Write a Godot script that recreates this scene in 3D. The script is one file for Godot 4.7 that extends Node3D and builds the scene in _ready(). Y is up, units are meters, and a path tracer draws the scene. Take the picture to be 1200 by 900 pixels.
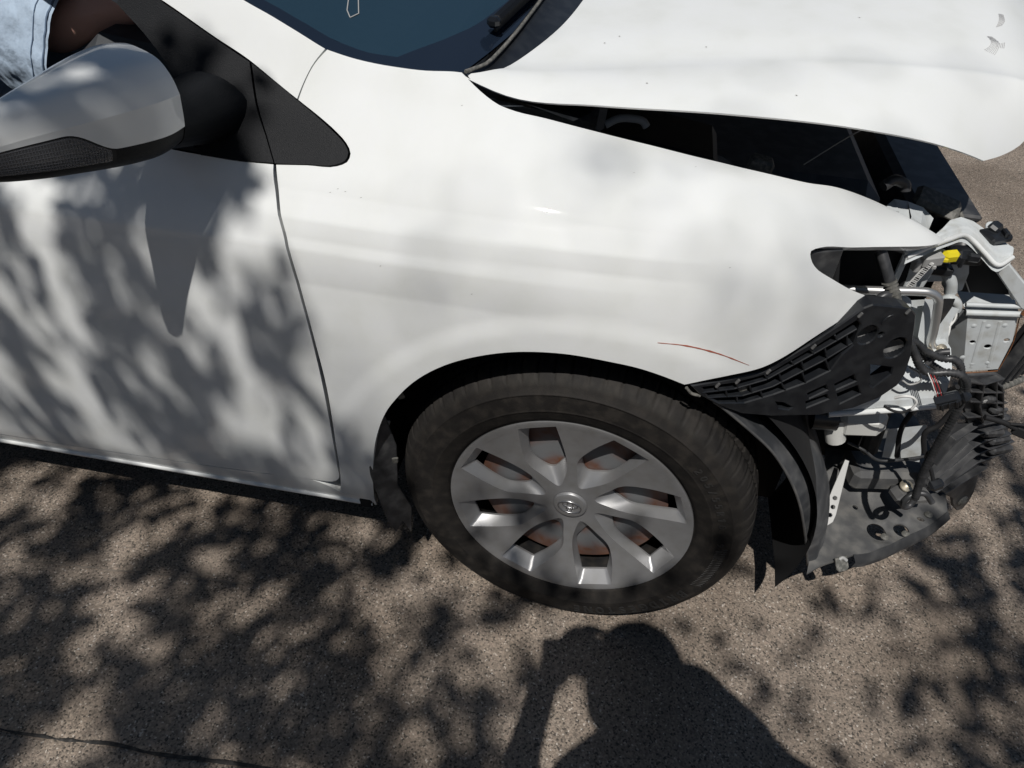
extends Node3D
# A white saloon car with its front bumper off, seen over the front wheel. x runs forward along the car, y up, z out towards the kerb side.

const SUN := Vector3(-0.045, 0.858, 0.511)
const WHEEL := Vector3(0, 0.31, 0)
const VS := 0.085

var M := {}
var rng := RandomNumberGenerator.new()

func _ready() -> void:
	rng.seed = 11
	# camera
	var cam := Camera3D.new()
	cam.name = "camera"
	cam.fov = 54.167
	cam.near = 0.02
	cam.far = 400.0
	cam.rotation_order = EULER_ORDER_YXZ
	cam.position = Vector3(0.00372, 1.33572, 0.85112)
	cam.rotation = Vector3(-0.7160905, 0.1351419, 0.0606659)
	add_child(cam)
	cam.current = true
	# sky, sun and exposure
	var env := Environment.new()
	env.background_mode = Environment.BG_SKY
	var sky := Sky.new()
	var sm := ProceduralSkyMaterial.new()
	sm.sky_top_color = Color(0.46, 0.56, 0.70)
	sm.sky_horizon_color = Color(0.72, 0.77, 0.82)
	sm.sky_curve = 0.12
	sm.ground_bottom_color = Color(0.22, 0.20, 0.18)
	sm.ground_horizon_color = Color(0.48, 0.48, 0.48)
	sm.sky_energy_multiplier = 1.0
	sm.energy_multiplier = 1.0
	sky.sky_material = sm
	env.sky = sky
	env.background_energy_multiplier = 0.37
	env.tonemap_mode = Environment.TONE_MAPPER_LINEAR
	env.tonemap_exposure = 0.87
	env.sdfgi_enabled = true
	env.ssao_enabled = true
	env.ssil_enabled = true
	var we := WorldEnvironment.new()
	we.name = "environment"
	we.environment = env
	add_child(we)
	var sun := DirectionalLight3D.new()
	sun.name = "sun"
	sun.light_energy = 1.35
	sun.light_color = Color(1.0, 0.985, 0.965)
	sun.light_angular_distance = 0.5
	sun.shadow_enabled = true
	add_child(sun)
	sun.look_at_from_position(SUN * 20.0, Vector3.ZERO, Vector3(1, 0, 0))

	make_materials()
	make_ground()
	make_car()
	make_passenger()
	make_photographer()
	make_tree()

# ---------------------------------------------------------------- naming and tagging
func tag(o: Node, label: String, category: String, group := "") -> void:
	o.set_meta("label", label)
	o.set_meta("category", category)
	if group != "":
		o.set_meta("group", group)

func obj(called: String, mesh: Mesh, mat: Material, parent: Node = null, at := Transform3D()) -> MeshInstance3D:
	var o := MeshInstance3D.new()
	o.name = called
	o.mesh = mesh
	if mat:
		o.material_override = mat
	o.transform = at
	(parent if parent else self).add_child(o, true)
	return o

func holder(called: String, parent: Node = null, at := Transform3D()) -> Node3D:
	var o := Node3D.new()
	o.name = called
	o.transform = at
	(parent if parent else self).add_child(o, true)
	return o

# ---------------------------------------------------------------- a small mesh collector
class MB:
	var v := PackedVector3Array()
	var n := PackedVector3Array()
	var uv := PackedVector2Array()
	var c := PackedColorArray()
	var ix := PackedInt32Array()
	var col := Color(1, 1, 1)
	var xf := Transform3D()
	func p(pos: Vector3, nor: Vector3, tex := Vector2.ZERO) -> int:
		v.append(xf * pos)
		n.append((xf.basis * nor).normalized())
		uv.append(tex)
		c.append(col)
		return v.size() - 1
	# a triangle, turned so that its front agrees with its normals
	func t(a: int, b: int, d: int) -> void:
		var g := (v[d] - v[a]).cross(v[b] - v[a])
		if g.dot(n[a] + n[b] + n[d]) >= 0.0:
			ix.append_array([a, b, d])
		else:
			ix.append_array([a, d, b])
	func q(a: int, b: int, d: int, e: int) -> void:
		t(a, b, d)
		t(a, d, e)
	# flat faces
	func ft(a: Vector3, b: Vector3, d: Vector3, out: Vector3) -> void:
		var g := (b - a).cross(d - a).normalized()
		if g.dot(out) < 0.0:
			g = -g
		t(p(a, g), p(b, g), p(d, g))
	func fq(a: Vector3, b: Vector3, d: Vector3, e: Vector3, out: Vector3) -> void:
		var g := (d - a).cross(e - b).normalized()
		if g.dot(out) < 0.0:
			g = -g
		var i := p(a, g); var j := p(b, g); var k := p(d, g); var l := p(e, g)
		t(i, j, k); t(i, k, l)
	func mesh() -> ArrayMesh:
		var a := []
		a.resize(Mesh.ARRAY_MAX)
		a[Mesh.ARRAY_VERTEX] = v
		a[Mesh.ARRAY_NORMAL] = n
		a[Mesh.ARRAY_TEX_UV] = uv
		a[Mesh.ARRAY_COLOR] = c
		a[Mesh.ARRAY_INDEX] = ix
		var m := ArrayMesh.new()
		m.add_surface_from_arrays(Mesh.PRIMITIVE_TRIANGLES, a)
		return m

# a box with chamfered edges
func bx(mb: MB, ctr: Vector3, size: Vector3, bev := 0.002, bs := Basis()) -> void:
	var h := size * 0.5
	bev = minf(bev, minf(h.x, minf(h.y, h.z)) * 0.9)
	var pt := func(s: Vector3, axis: int) -> Vector3:
		var r := Vector3(h.x - bev, h.y - bev, h.z - bev)
		r[axis] = h[axis]
		return ctr + bs * (r * s)
	for axis in 3:
		var u := (axis + 1) % 3
		var w := (axis + 2) % 3
		for s in [-1.0, 1.0]:
			var cs := []
			for k in [[-1, -1], [1, -1], [1, 1], [-1, 1]]:
				var sg := Vector3()
				sg[axis] = s; sg[u] = k[0]; sg[w] = k[1]
				cs.append(pt.call(sg, axis))
			var o := Vector3()
			o[axis] = s
			mb.fq(cs[0], cs[1], cs[2], cs[3], bs * o)
		# edges along this axis
		for su in [-1.0, 1.0]:
			for sw in [-1.0, 1.0]:
				var a := Vector3(); var b := Vector3()
				a[axis] = -1; a[u] = su; a[w] = sw
				b = a; b[axis] = 1
				var o2 := Vector3()
				o2[u] = su; o2[w] = sw
				mb.fq(pt.call(a, u), pt.call(b, u), pt.call(b, w), pt.call(a, w), bs * o2)
	for sx in [-1.0, 1.0]:
		for sy in [-1.0, 1.0]:
			for sz in [-1.0, 1.0]:
				var s3 := Vector3(sx, sy, sz)
				mb.ft(pt.call(s3, 0), pt.call(s3, 1), pt.call(s3, 2), bs * s3)

func box_mesh(size: Vector3, bev := 0.002) -> ArrayMesh:
	var mb := MB.new()
	bx(mb, Vector3.ZERO, size, bev)
	return mb.mesh()

# Catmull-Rom through points
func spline3(pts: Array, step: float) -> PackedVector3Array:
	var o := PackedVector3Array()
	var n := pts.size()
	for i in n - 1:
		var p1: Vector3 = pts[i]
		var p2: Vector3 = pts[i + 1]
		var p0: Vector3 = pts[i - 1] if i > 0 else p1 * 2.0 - p2
		var p3: Vector3 = pts[i + 2] if i + 2 < n else p2 * 2.0 - p1
		var k := maxi(1, int(ceil(p1.distance_to(p2) / step)))
		for j in k:
			o.append(p1.cubic_interpolate(p2, p0, p3, float(j) / k))
	o.append(pts[n - 1])
	return o

func spline2(pts: Array, step: float) -> PackedVector2Array:
	var o := PackedVector2Array()
	var n := pts.size()
	for i in n - 1:
		var p1: Vector2 = pts[i]
		var p2: Vector2 = pts[i + 1]
		var p0: Vector2 = pts[i - 1] if i > 0 else p1 * 2.0 - p2
		var p3: Vector2 = pts[i + 2] if i + 2 < n else p2 * 2.0 - p1
		var l := p1.distance_to(p2)
		# centripetal-like tangents keep uneven spacing from overshooting
		var l0 := maxf(p0.distance_to(p1), 1e-5)
		var l2 := maxf(p2.distance_to(p3), 1e-5)
		var m1 := ((p1 - p0) / l0 * l + (p2 - p1) / maxf(l, 1e-5) * l0) * (l / (l0 + l)) if l > 0.0 else Vector2.ZERO
		var m2 := ((p2 - p1) / maxf(l, 1e-5) * l2 + (p3 - p2) / l2 * l) * (l / (l2 + l)) if l > 0.0 else Vector2.ZERO
		var k := maxi(1, int(ceil(l / step)))
		for j in k:
			var t := float(j) / k
			var t2 := t * t
			var t3 := t2 * t
			o.append(p1 * (2.0 * t3 - 3.0 * t2 + 1.0) + m1 * (t3 - 2.0 * t2 + t) + p2 * (-2.0 * t3 + 3.0 * t2) + m2 * (t3 - t2))
	o.append(pts[n - 1])
	return o

func v2s(a: Array, ys := 1.0) -> Array:
	var o := []
	for i in range(0, a.size(), 2):
		o.append(Vector2(a[i], a[i + 1] * ys))
	return o

func v3s(a: Array) -> Array:
	var o := []
	for i in range(0, a.size(), 3):
		o.append(Vector3(a[i], a[i + 1], a[i + 2]))
	return o

# joins open runs into one closed loop, each run smooth, corners between runs
func loop_of(runs: Array, step: float) -> PackedVector2Array:
	var o := PackedVector2Array()
	for r in runs:
		var s := spline2(r, step)
		for p in s:
			if o.is_empty() or o[o.size() - 1].distance_to(p) > 1e-4:
				o.append(p)
	if o[0].distance_to(o[o.size() - 1]) < 1e-4:
		o.remove_at(o.size() - 1)
	return o

func densify(l: PackedVector2Array, step: float) -> PackedVector2Array:
	var o := PackedVector2Array()
	for i in l.size():
		var a := l[i]
		var b := l[(i + 1) % l.size()]
		var k := maxi(1, int(ceil(a.distance_to(b) / step)))
		for j in k:
			o.append(a.lerp(b, float(j) / k))
	return o

func disc(ctr: Vector2, r: float, k := 16, squash := 1.0) -> PackedVector2Array:
	var o := PackedVector2Array()
	for i in k:
		var a := TAU * i / k
		o.append(ctr + Vector2(cos(a), sin(a) * squash) * r)
	return o

# triangles (as points, three by three, counter-clockwise) filling a region with holes on a grid
func fill(outer: PackedVector2Array, holes: Array, cell: float) -> PackedVector2Array:
	var out := PackedVector2Array()
	var lo := outer[0]
	var hi := outer[0]
	for p in outer:
		lo = lo.min(p)
		hi = hi.max(p)
	lo -= Vector2(cell, cell) * 0.37
	var nx := int((hi.x - lo.x) / cell) + 2
	var ny := int((hi.y - lo.y) / cell) + 2
	var marked := PackedByteArray()
	marked.resize(nx * ny)
	var loops := [outer]
	loops.append_array(holes)
	for l in loops:
		var m: int = l.size()
		for i in m:
			var a: Vector2 = l[i]
			var b: Vector2 = l[(i + 1) % m]
			var k := maxi(1, int(ceil(a.distance_to(b) / (cell * 0.2))))
			for j in k:
				var p := (a.lerp(b, float(j) / k) - lo) / cell
				marked[clampi(int(p.y), 0, ny - 1) * nx + clampi(int(p.x), 0, nx - 1)] = 1
	var hbox := []
	for h in holes:
		var r := Rect2(h[0], Vector2.ZERO)
		for p in h:
			r = r.expand(p)
		hbox.append(r)
	for y in ny:
		for x in nx:
			var c := lo + Vector2(x, y) * cell
			if marked[y * nx + x] == 0:
				var m := c + Vector2(cell, cell) * 0.5
				if not Geometry2D.is_point_in_polygon(m, outer):
					continue
				var inside := false
				for i in holes.size():
					if hbox[i].has_point(m) and Geometry2D.is_point_in_polygon(m, holes[i]):
						inside = true
						break
				if inside:
					continue
				out.append_array([c, c + Vector2(cell, 0), c + Vector2(cell, cell), c, c + Vector2(cell, cell), c + Vector2(0, cell)])
			else:
				var sq := PackedVector2Array([c, c + Vector2(cell, 0), c + Vector2(cell, cell), c + Vector2(0, cell)])
				var polys: Array = Geometry2D.intersect_polygons(sq, outer)
				var cr := Rect2(c, Vector2(cell, cell))
				for i in holes.size():
					if hbox[i].grow(1e-5).intersects(cr):
						var nxt := []
						for pl in polys:
							for r in Geometry2D.clip_polygons(pl, holes[i]):
								if not Geometry2D.is_polygon_clockwise(r):
									nxt.append(r)
						polys = nxt
				for pl in polys:
					var tri := Geometry2D.triangulate_polygon(pl)
					for k in range(0, tri.size(), 3):
						var a: Vector2 = pl[tri[k]]
						var b: Vector2 = pl[tri[k + 1]]
						var d: Vector2 = pl[tri[k + 2]]
						var ar := (b - a).cross(d - a)
						if absf(ar) < 1e-10:
							continue
						if ar > 0.0:
							out.append_array([a, b, d])
						else:
							out.append_array([a, d, b])
	return out

# a sheet over a region of the plane, laid on a surface f; thick turns its rim in
func panel(outer: PackedVector2Array, holes: Array, cell: float, f: Callable, thick := 0.01, back := false, lift := 0.0) -> ArrayMesh:
	var mb := MB.new()
	outer = densify(outer, cell)
	var hs := []
	for h in holes:
		hs.append(densify(h, cell))
	var tris := fill(outer, hs, cell)
	var seen := {}
	var at := func(q: Vector2) -> int:
		var key := Vector2i(roundi(q.x * 40000.0), roundi(q.y * 40000.0))
		if seen.has(key):
			return seen[key]
		var p: Vector3 = f.call(q)
		var e := 0.0015
		var n: Vector3 = (f.call(q + Vector2(e, 0)) - f.call(q - Vector2(e, 0))).cross(f.call(q + Vector2(0, e)) - f.call(q - Vector2(0, e))).normalized()
		var i := mb.p(p + n * lift, n, q)
		seen[key] = i
		return i
	for k in range(0, tris.size(), 3):
		mb.t(at.call(tris[k]), at.call(tris[k + 1]), at.call(tris[k + 2]))
	if thick > 0.0:
		var loops := [outer]
		loops.append_array(hs)
		for li in loops.size():
			var l: PackedVector2Array = loops[li]
			var m := l.size()
			var cw := Geometry2D.is_polygon_clockwise(l)
			var sgn := 1.0 if cw else -1.0
			if li > 0:
				sgn = -sgn
			var pts := PackedVector3Array()
			var nor := PackedVector3Array()
			for q in l:
				var i: int = at.call(q)
				pts.append(mb.v[i])
				nor.append(mb.n[i])
			for i in m:
				var j := (i + 1) % m
				var side := (pts[j] - pts[i]).cross(nor[i]) * -sgn
				if side.length_squared() < 1e-14:
					continue
				mb.fq(pts[i], pts[j], pts[j] - nor[j] * thick, pts[i] - nor[i] * thick, side)
	if back:
		var base := mb.v.size()
		var cnt := mb.ix.size()
		var top: Array = seen.values()
		var to := {}
		for i in top:
			to[i] = mb.p(mb.v[i] - mb.n[i] * maxf(thick, 0.0008), -mb.n[i])
		for k in range(0, tris.size(), 3):
			mb.t(to[at.call(tris[k])], to[at.call(tris[k + 1])], to[at.call(tris[k + 2])])
	return mb.mesh()

# a flat plate with bevelled edges: outline in its own xy plane, front at z = 0, going back to z = -depth
func plate(mb: MB, outer: PackedVector2Array, holes: Array, depth: float, bev := 0.0012, cell := 0.03) -> void:
	var loops := [outer]
	loops.append_array(holes)
	var ins := []
	for li in loops.size():
		var l: PackedVector2Array = loops[li]
		var m := l.size()
		var s := 1.0 if Geometry2D.is_polygon_clockwise(l) else -1.0
		if li > 0:
			s = -s
		var o := PackedVector2Array()
		for i in m:
			var a := (l[i] - l[(i + m - 1) % m]).normalized()
			var b := (l[(i + 1) % m] - l[i]).normalized()
			var na := Vector2(a.y, -a.x) * s
			var nb := Vector2(b.y, -b.x) * s
			var mit := (na + nb)
			mit = mit / maxf(mit.length_squared() * 0.5, 0.5)
			o.append(l[i] + mit * bev)
		ins.append(o)
	var hs := ins.slice(1)
	var tris := fill(ins[0], hs, cell)
	for k in range(0, tris.size(), 3):
		var i := []
		for j in 3:
			i.append(mb.p(Vector3(tris[k + j].x, tris[k + j].y, 0), Vector3.BACK, tris[k + j]))
		mb.t(i[0], i[1], i[2])
	var tb := fill(outer, holes, cell)
	for k in range(0, tb.size(), 3):
		var i := []
		for j in 3:
			i.append(mb.p(Vector3(tb[k + j].x, tb[k + j].y, -depth), Vector3.FORWARD, tb[k + j]))
		mb.t(i[0], i[1], i[2])
	for li in loops.size():
		var l: PackedVector2Array = loops[li]
		var o: PackedVector2Array = ins[li]
		var m := l.size()
		for i in m:
			var j := (i + 1) % m
			var out := Vector3(l[i].x - o[i].x, l[i].y - o[i].y, 0)
			var a := Vector3(o[i].x, o[i].y, 0); var b := Vector3(o[j].x, o[j].y, 0)
			var c := Vector3(l[j].x, l[j].y, -bev); var d := Vector3(l[i].x, l[i].y, -bev)
			if bev > 0.0:
				mb.fq(a, b, c, d, out + Vector3(0, 0, bev))
			mb.fq(d, c, Vector3(c.x, c.y, -depth), Vector3(d.x, d.y, -depth), out if out.length() > 0 else Vector3((l[j] - l[i]).y, -(l[j] - l[i]).x, 0))

# a round bar along a path; ribs > 0 gives a corrugated conduit with that pitch
func tube(mb: MB, path: PackedVector3Array, r: float, sides := 8, pitch := 0.0, r_end := -1.0) -> void:
	var m := path.size()
	var t0 := (path[1] - path[0]).normalized()
	var u := t0.cross(Vector3.UP if absf(t0.y) < 0.9 else Vector3.RIGHT).normalized()
	var rows := []
	var run := 0.0
	for i in m:
		var t := (path[mini(i + 1, m - 1)] - path[maxi(i - 1, 0)]).normalized()
		u = (u - t * u.dot(t)).normalized()
		var w := t.cross(u)
		if i > 0:
			run += path[i].distance_to(path[i - 1])
		var rr := r if r_end < 0.0 else lerpf(r, r_end, float(i) / (m - 1))
		if pitch > 0.0:
			rr *= 0.88 + 0.12 * (1.0 if fmod(run, pitch) < pitch * 0.5 else -1.0)
		var row := []
		for k in sides + 1:
			var a := TAU * k / sides
			var d := u * cos(a) + w * sin(a)
			row.append(mb.p(path[i] + d * rr, d, Vector2(float(k) / sides, run)))
		rows.append(row)
	for i in m - 1:
		for k in sides:
			mb.q(rows[i][k], rows[i][k + 1], rows[i + 1][k + 1], rows[i + 1][k])
	for e in [0, m - 1]:
		var t: Vector3 = (path[1] - path[0] if e == 0 else path[m - 2] - path[m - 1]).normalized() * -1.0
		var c := mb.p(path[e], t)
		for k in sides:
			mb.t(c, mb.p(mb.v[rows[e][k]] if mb.xf == Transform3D() else mb.xf.affine_inverse() * mb.v[rows[e][k]], t), mb.p(mb.v[rows[e][k + 1]] if mb.xf == Transform3D() else mb.xf.affine_inverse() * mb.v[rows[e][k + 1]], t))

func tube_mesh(pts: Array, r: float, step := 0.01, sides := 8, pitch := 0.0) -> ArrayMesh:
	var mb := MB.new()
	tube(mb, spline3(pts, pitch * 0.25 if pitch > 0.0 else step), r, sides, pitch)
	return mb.mesh()

# smooth normals taken from the faces themselves
func renormal(mb: MB) -> void:
	for i in mb.n.size():
		mb.n[i] *= 0.0001
	for k in range(0, mb.ix.size(), 3):
		var a := mb.ix[k]; var b := mb.ix[k + 1]; var c := mb.ix[k + 2]
		var g := (mb.v[c] - mb.v[a]).cross(mb.v[b] - mb.v[a]) * 1e5
		mb.n[a] += g; mb.n[b] += g; mb.n[c] += g
	for i in mb.n.size():
		mb.n[i] = mb.n[i].normalized()

# turned about the z axis: profile of (radius, z)
func lathe(mb: MB, prof: Array, segs: int, a0 := 0.0, a1 := TAU, bump = null) -> void:
	var m := prof.size()
	var rows := []
	for s in segs + 1:
		var a := lerpf(a0, a1, float(s) / segs)
		var row := []
		for i in m:
			var p: Vector2 = prof[i]
			var d: Vector2 = prof[mini(i + 1, m - 1)] - prof[maxi(i - 1, 0)]
			var nn := Vector2(d.y, -d.x).normalized() * -1.0
			var r := p.x
			if bump != null:
				r += bump.call(s, i)
			row.append(mb.p(Vector3(cos(a) * r, sin(a) * r, p.y), Vector3(cos(a) * nn.x, sin(a) * nn.x, nn.y), Vector2(a / TAU * 8.0, float(i) / m)))
		rows.append(row)
	for s in segs:
		for i in m - 1:
			mb.q(rows[s][i], rows[s][i + 1], rows[s + 1][i + 1], rows[s + 1][i])

func frame(o: Vector3, x: Vector3, y: Vector3) -> Transform3D:
	x = x.normalized()
	var z := x.cross(y).normalized()
	return Transform3D(Basis(x, z.cross(x), z), o)

# ---------------------------------------------------------------- materials
func lin(r: float, g: float, b: float, a := 1.0) -> Color:
	var c := Color(r, g, b).linear_to_srgb()
	c.a = a
	return c

func noise_tex(kind: int, freq: float, size: int, stops: Array, colors: Array, seed_ := 1, oct := 4, normal := false, bump := 4.0) -> NoiseTexture2D:
	var nz := FastNoiseLite.new()
	nz.noise_type = kind
	nz.frequency = freq
	nz.seed = seed_
	nz.fractal_octaves = oct
	var t := NoiseTexture2D.new()
	t.width = size
	t.height = size
	t.seamless = true
	t.noise = nz
	if normal:
		t.as_normal_map = true
		t.bump_strength = bump
	elif stops.size():
		var g := Gradient.new()
		g.offsets = PackedFloat32Array(stops)
		g.colors = PackedColorArray(colors)
		t.color_ramp = g
	return t

func std(c: Color, rough: float, metal := 0.0) -> StandardMaterial3D:
	var m := StandardMaterial3D.new()
	m.albedo_color = c
	m.roughness = rough
	m.metallic = metal
	return m

func tri(m: StandardMaterial3D, s: float, world := false) -> StandardMaterial3D:
	m.uv1_triplanar = true
	m.uv1_world_triplanar = world
	m.uv1_scale = Vector3(s, s, s)
	return m

func worn(dark: Color, pale: Color, rough: float, scale: float, seed_ := 3, metal := 0.0, freq := 0.01, lo := 0.35, hi := 0.75) -> StandardMaterial3D:
	var m := std(Color(1, 1, 1), rough, metal)
	m.albedo_texture = noise_tex(FastNoiseLite.TYPE_SIMPLEX_SMOOTH, freq, 512, [0.0, lo, hi, 1.0], [dark, dark, pale, pale], seed_, 5)
	return tri(m, scale)

func make_materials() -> void:
	# car paint: a faint film of dust keeps it from being uniform
	var p := std(lin(0.775, 0.79, 0.785), 0.6)
	p.metallic_specular = 0.18
	p.albedo_texture = noise_tex(FastNoiseLite.TYPE_SIMPLEX_SMOOTH, 0.008, 512, [0.0, 0.4, 0.8, 1.0], [Color(0.965, 0.965, 0.955), Color(0.99, 0.99, 0.985), Color(1, 1, 1), Color(1, 1, 1)], 5, 5)
	tri(p, 2.2)
	p.clearcoat_enabled = true
	p.clearcoat = 0.7
	p.clearcoat_roughness = 0.03
	M.paint = p
	var ip := std(lin(0.55, 0.58, 0.59), 0.5)
	ip.albedo_texture = noise_tex(FastNoiseLite.TYPE_SIMPLEX_SMOOTH, 0.012, 512, [0.0, 0.35, 0.6, 1.0], [Color(0.86, 0.84, 0.81), Color(0.96, 0.955, 0.945), Color(1, 1, 1), Color(1, 1, 1)], 8, 6)
	tri(ip, 4.0)
	M.inner_paint = ip
	M.black = std(lin(0.008, 0.008, 0.009), 0.75)
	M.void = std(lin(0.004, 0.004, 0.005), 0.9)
	var bp := worn(lin(0.012, 0.0135, 0.016), lin(0.022, 0.024, 0.027), 0.30, 6.0, 4)
	M.plastic = bp
	var tp := std(lin(0.006, 0.0068, 0.0085), 0.52)
	tp.metallic_specular = 0.32
	tp.normal_enabled = true
	tp.normal_texture = noise_tex(FastNoiseLite.TYPE_SIMPLEX, 0.16, 512, [], [], 7, 2, true, 3.0)
	tp.normal_scale = 0.45
	tri(tp, 9.0)
	M.grain = tp
	M.bay = worn(lin(0.060, 0.072, 0.090), lin(0.10, 0.115, 0.135), 0.5, 5.0, 14)  # navy haze of sky light in the shaded bay, put into the colour
	M.gloss = std(lin(0.010, 0.011, 0.013), 0.12)
	M.faded = worn(lin(0.075, 0.076, 0.077), lin(0.150, 0.146, 0.138), 0.62, 5.0, 21, 0.0, 0.008, 0.3, 0.85)
	M.fadeddark = worn(lin(0.036, 0.037, 0.040), lin(0.085, 0.085, 0.085), 0.40, 5.0, 22, 0.0, 0.01, 0.35, 0.8)
	M.liner = worn(lin(0.050, 0.053, 0.058), lin(0.17, 0.17, 0.168), 0.40, 4.0, 23, 0.0, 0.009, 0.4, 0.9)
	M.rubber = worn(lin(0.018, 0.0168, 0.0158), lin(0.038, 0.034, 0.030), 0.74, 5.0, 31, 0.0, 0.012, 0.35, 0.8)
	M.rubber.vertex_color_use_as_albedo = true
	M.rubber.metallic_specular = 0.35
	M.rubber.normal_enabled = true
	M.rubber.normal_texture = noise_tex(FastNoiseLite.TYPE_SIMPLEX, 0.12, 512, [], [], 9, 3, true, 2.0)
	M.rubber.normal_scale = 0.3
	M.letter = std(lin(0.020, 0.019, 0.018), 0.7)
	M.hose = worn(lin(0.030, 0.031, 0.033), lin(0.065, 0.065, 0.067), 0.42, 9.0, 33)
	var sv := std(Color(1, 1, 1), 0.42, 0.55)
	sv.albedo_texture = noise_tex(FastNoiseLite.TYPE_SIMPLEX_SMOOTH, 0.01, 512, [0.0, 0.4, 0.7, 1.0], [lin(0.30, 0.295, 0.285), lin(0.33, 0.33, 0.33), lin(0.35, 0.35, 0.355), lin(0.355, 0.355, 0.36)], 12, 5)
	tri(sv, 5.0)
	M.silver = sv
	M.chrome = std(lin(0.42, 0.42, 0.43), 0.28, 0.9)
	M.alu = std(lin(0.62, 0.62, 0.61), 0.36, 0.85)
	var ru := std(Color(1, 1, 1), 0.65, 0.0)
	ru.vertex_color_use_as_albedo = true
	M.rotor = ru
	M.steelblack = worn(lin(0.012, 0.012, 0.013), lin(0.030, 0.027, 0.024), 0.6, 6.0, 41)
	M.rust = worn(lin(0.12, 0.045, 0.016), lin(0.24, 0.10, 0.04), 0.85, 30.0, 43)
	M.tank = std(lin(0.60, 0.60, 0.57), 0.35)
	M.yellow = std(lin(0.80, 0.66, 0.02), 0.4)
	M.greyplastic = std(lin(0.38, 0.38, 0.37), 0.5)
	M.lensrib = std(lin(0.085, 0.085, 0.09), 0.2)
	M.whitewire = std(lin(0.7, 0.7, 0.68), 0.45)
	M.redwire = std(lin(0.34, 0.03, 0.03), 0.45)
	M.bolt = std(lin(0.42, 0.38, 0.30), 0.45, 0.7)
	M.clip = worn(lin(0.10, 0.10, 0.09), lin(0.22, 0.21, 0.19), 0.6, 20.0, 51)
	M.scratch = std(lin(0.36, 0.10, 0.06), 0.7)
	M.scuff = std(lin(0.42, 0.415, 0.41), 0.7)
	M.speck = std(lin(0.20, 0.19, 0.17), 0.8)
	var gl := std(lin(0.017, 0.042, 0.066, 0.82), 0.03)  # blue of the reflected sky is put into the tint
	gl.transparency = BaseMaterial3D.TRANSPARENCY_ALPHA
	gl.metallic_specular = 0.62
	M.glass = gl
	var fr := std(lin(0.010, 0.016, 0.028), 0.04)
	fr.metallic_specular = 0.6
	M.frit = fr
	var ln := std(lin(0.5, 0.52, 0.55, 0.16), 0.05)
	ln.transparency = BaseMaterial3D.TRANSPARENCY_ALPHA
	M.lens = ln
	M.dash = worn(lin(0.035, 0.038, 0.042), lin(0.05, 0.054, 0.06), 0.7, 4.0, 61)
	M.seat = worn(lin(0.03, 0.03, 0.032), lin(0.05, 0.05, 0.052), 0.9, 6.0, 62)
	# cloth and skin
	var cl := std(Color(1, 1, 1), 0.92)
	cl.albedo_texture = noise_tex(FastNoiseLite.TYPE_SIMPLEX, 0.05, 512, [0.0, 0.5, 1.0], [lin(0.38, 0.48, 0.60), lin(0.42, 0.52, 0.64), lin(0.45, 0.55, 0.67)], 71, 5)
	tri(cl, 5.0)
	cl.normal_enabled = true
	cl.normal_texture = noise_tex(FastNoiseLite.TYPE_SIMPLEX_SMOOTH, 0.02, 512, [], [], 72, 4, true, 6.0)
	cl.normal_scale = 0.5
	M.shirt = cl
	M.seam = std(lin(0.12, 0.17, 0.25), 0.9)
	var sk := std(lin(0.58, 0.34, 0.27), 0.55)
	sk.subsurf_scatter_enabled = true
	sk.subsurf_scatter_strength = 0.1
	M.skin = sk
	M.hair = worn(lin(0.012, 0.010, 0.008), lin(0.030, 0.024, 0.018), 0.6, 20.0, 81)
	M.trousers = worn(lin(0.03, 0.035, 0.05), lin(0.05, 0.058, 0.08), 0.9, 8.0, 82)
	M.tshirt = worn(lin(0.06, 0.06, 0.065), lin(0.09, 0.09, 0.095), 0.9, 8.0, 83)
	M.eye = std(lin(0.75, 0.74, 0.72), 0.2)
	M.bark = worn(lin(0.05, 0.038, 0.028), lin(0.16, 0.13, 0.10), 0.9, 2.0, 91, 0.0, 0.02)
	var lf := std(Color(1, 1, 1), 0.5)
	lf.vertex_color_use_as_albedo = true
	lf.backlight_enabled = true
	lf.backlight = Color(0.16, 0.24, 0.05)
	M.leaf = lf
	# asphalt: cells of stone in several tones, with relief of their own
	var a := std(Color(1, 1, 1), 0.92)
	a.albedo_texture = asphalt_tex()
	a.heightmap_enabled = true
	a.heightmap_texture = stone_height()
	a.heightmap_scale = 0.12
	tri(a, 1.0 / 1.5, true)
	a.detail_enabled = true
	a.detail_blend_mode = BaseMaterial3D.BLEND_MODE_MUL
	a.detail_uv_layer = BaseMaterial3D.DETAIL_UV_2
	a.uv2_triplanar = true
	a.uv2_world_triplanar = true
	a.uv2_scale = Vector3(0.23, 0.23, 0.23)
	a.detail_albedo = noise_tex(FastNoiseLite.TYPE_SIMPLEX_SMOOTH, 0.011, 512, [0.0, 0.35, 0.6, 1.0], [Color(0.78, 0.77, 0.76), Color(0.9, 0.89, 0.88), Color(1, 1, 1), Color(1, 0.985, 0.96)], 103, 6)
	M.asphalt = a
	M.seam_pale = std(lin(0.17, 0.145, 0.12), 0.9)
	M.tar = worn(lin(0.022, 0.021, 0.020), lin(0.06, 0.055, 0.05), 0.9, 12.0, 105)
	var gr := std(Color(1, 1, 1), 0.8)
	gr.vertex_color_use_as_albedo = true
	M.grit = gr

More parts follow.
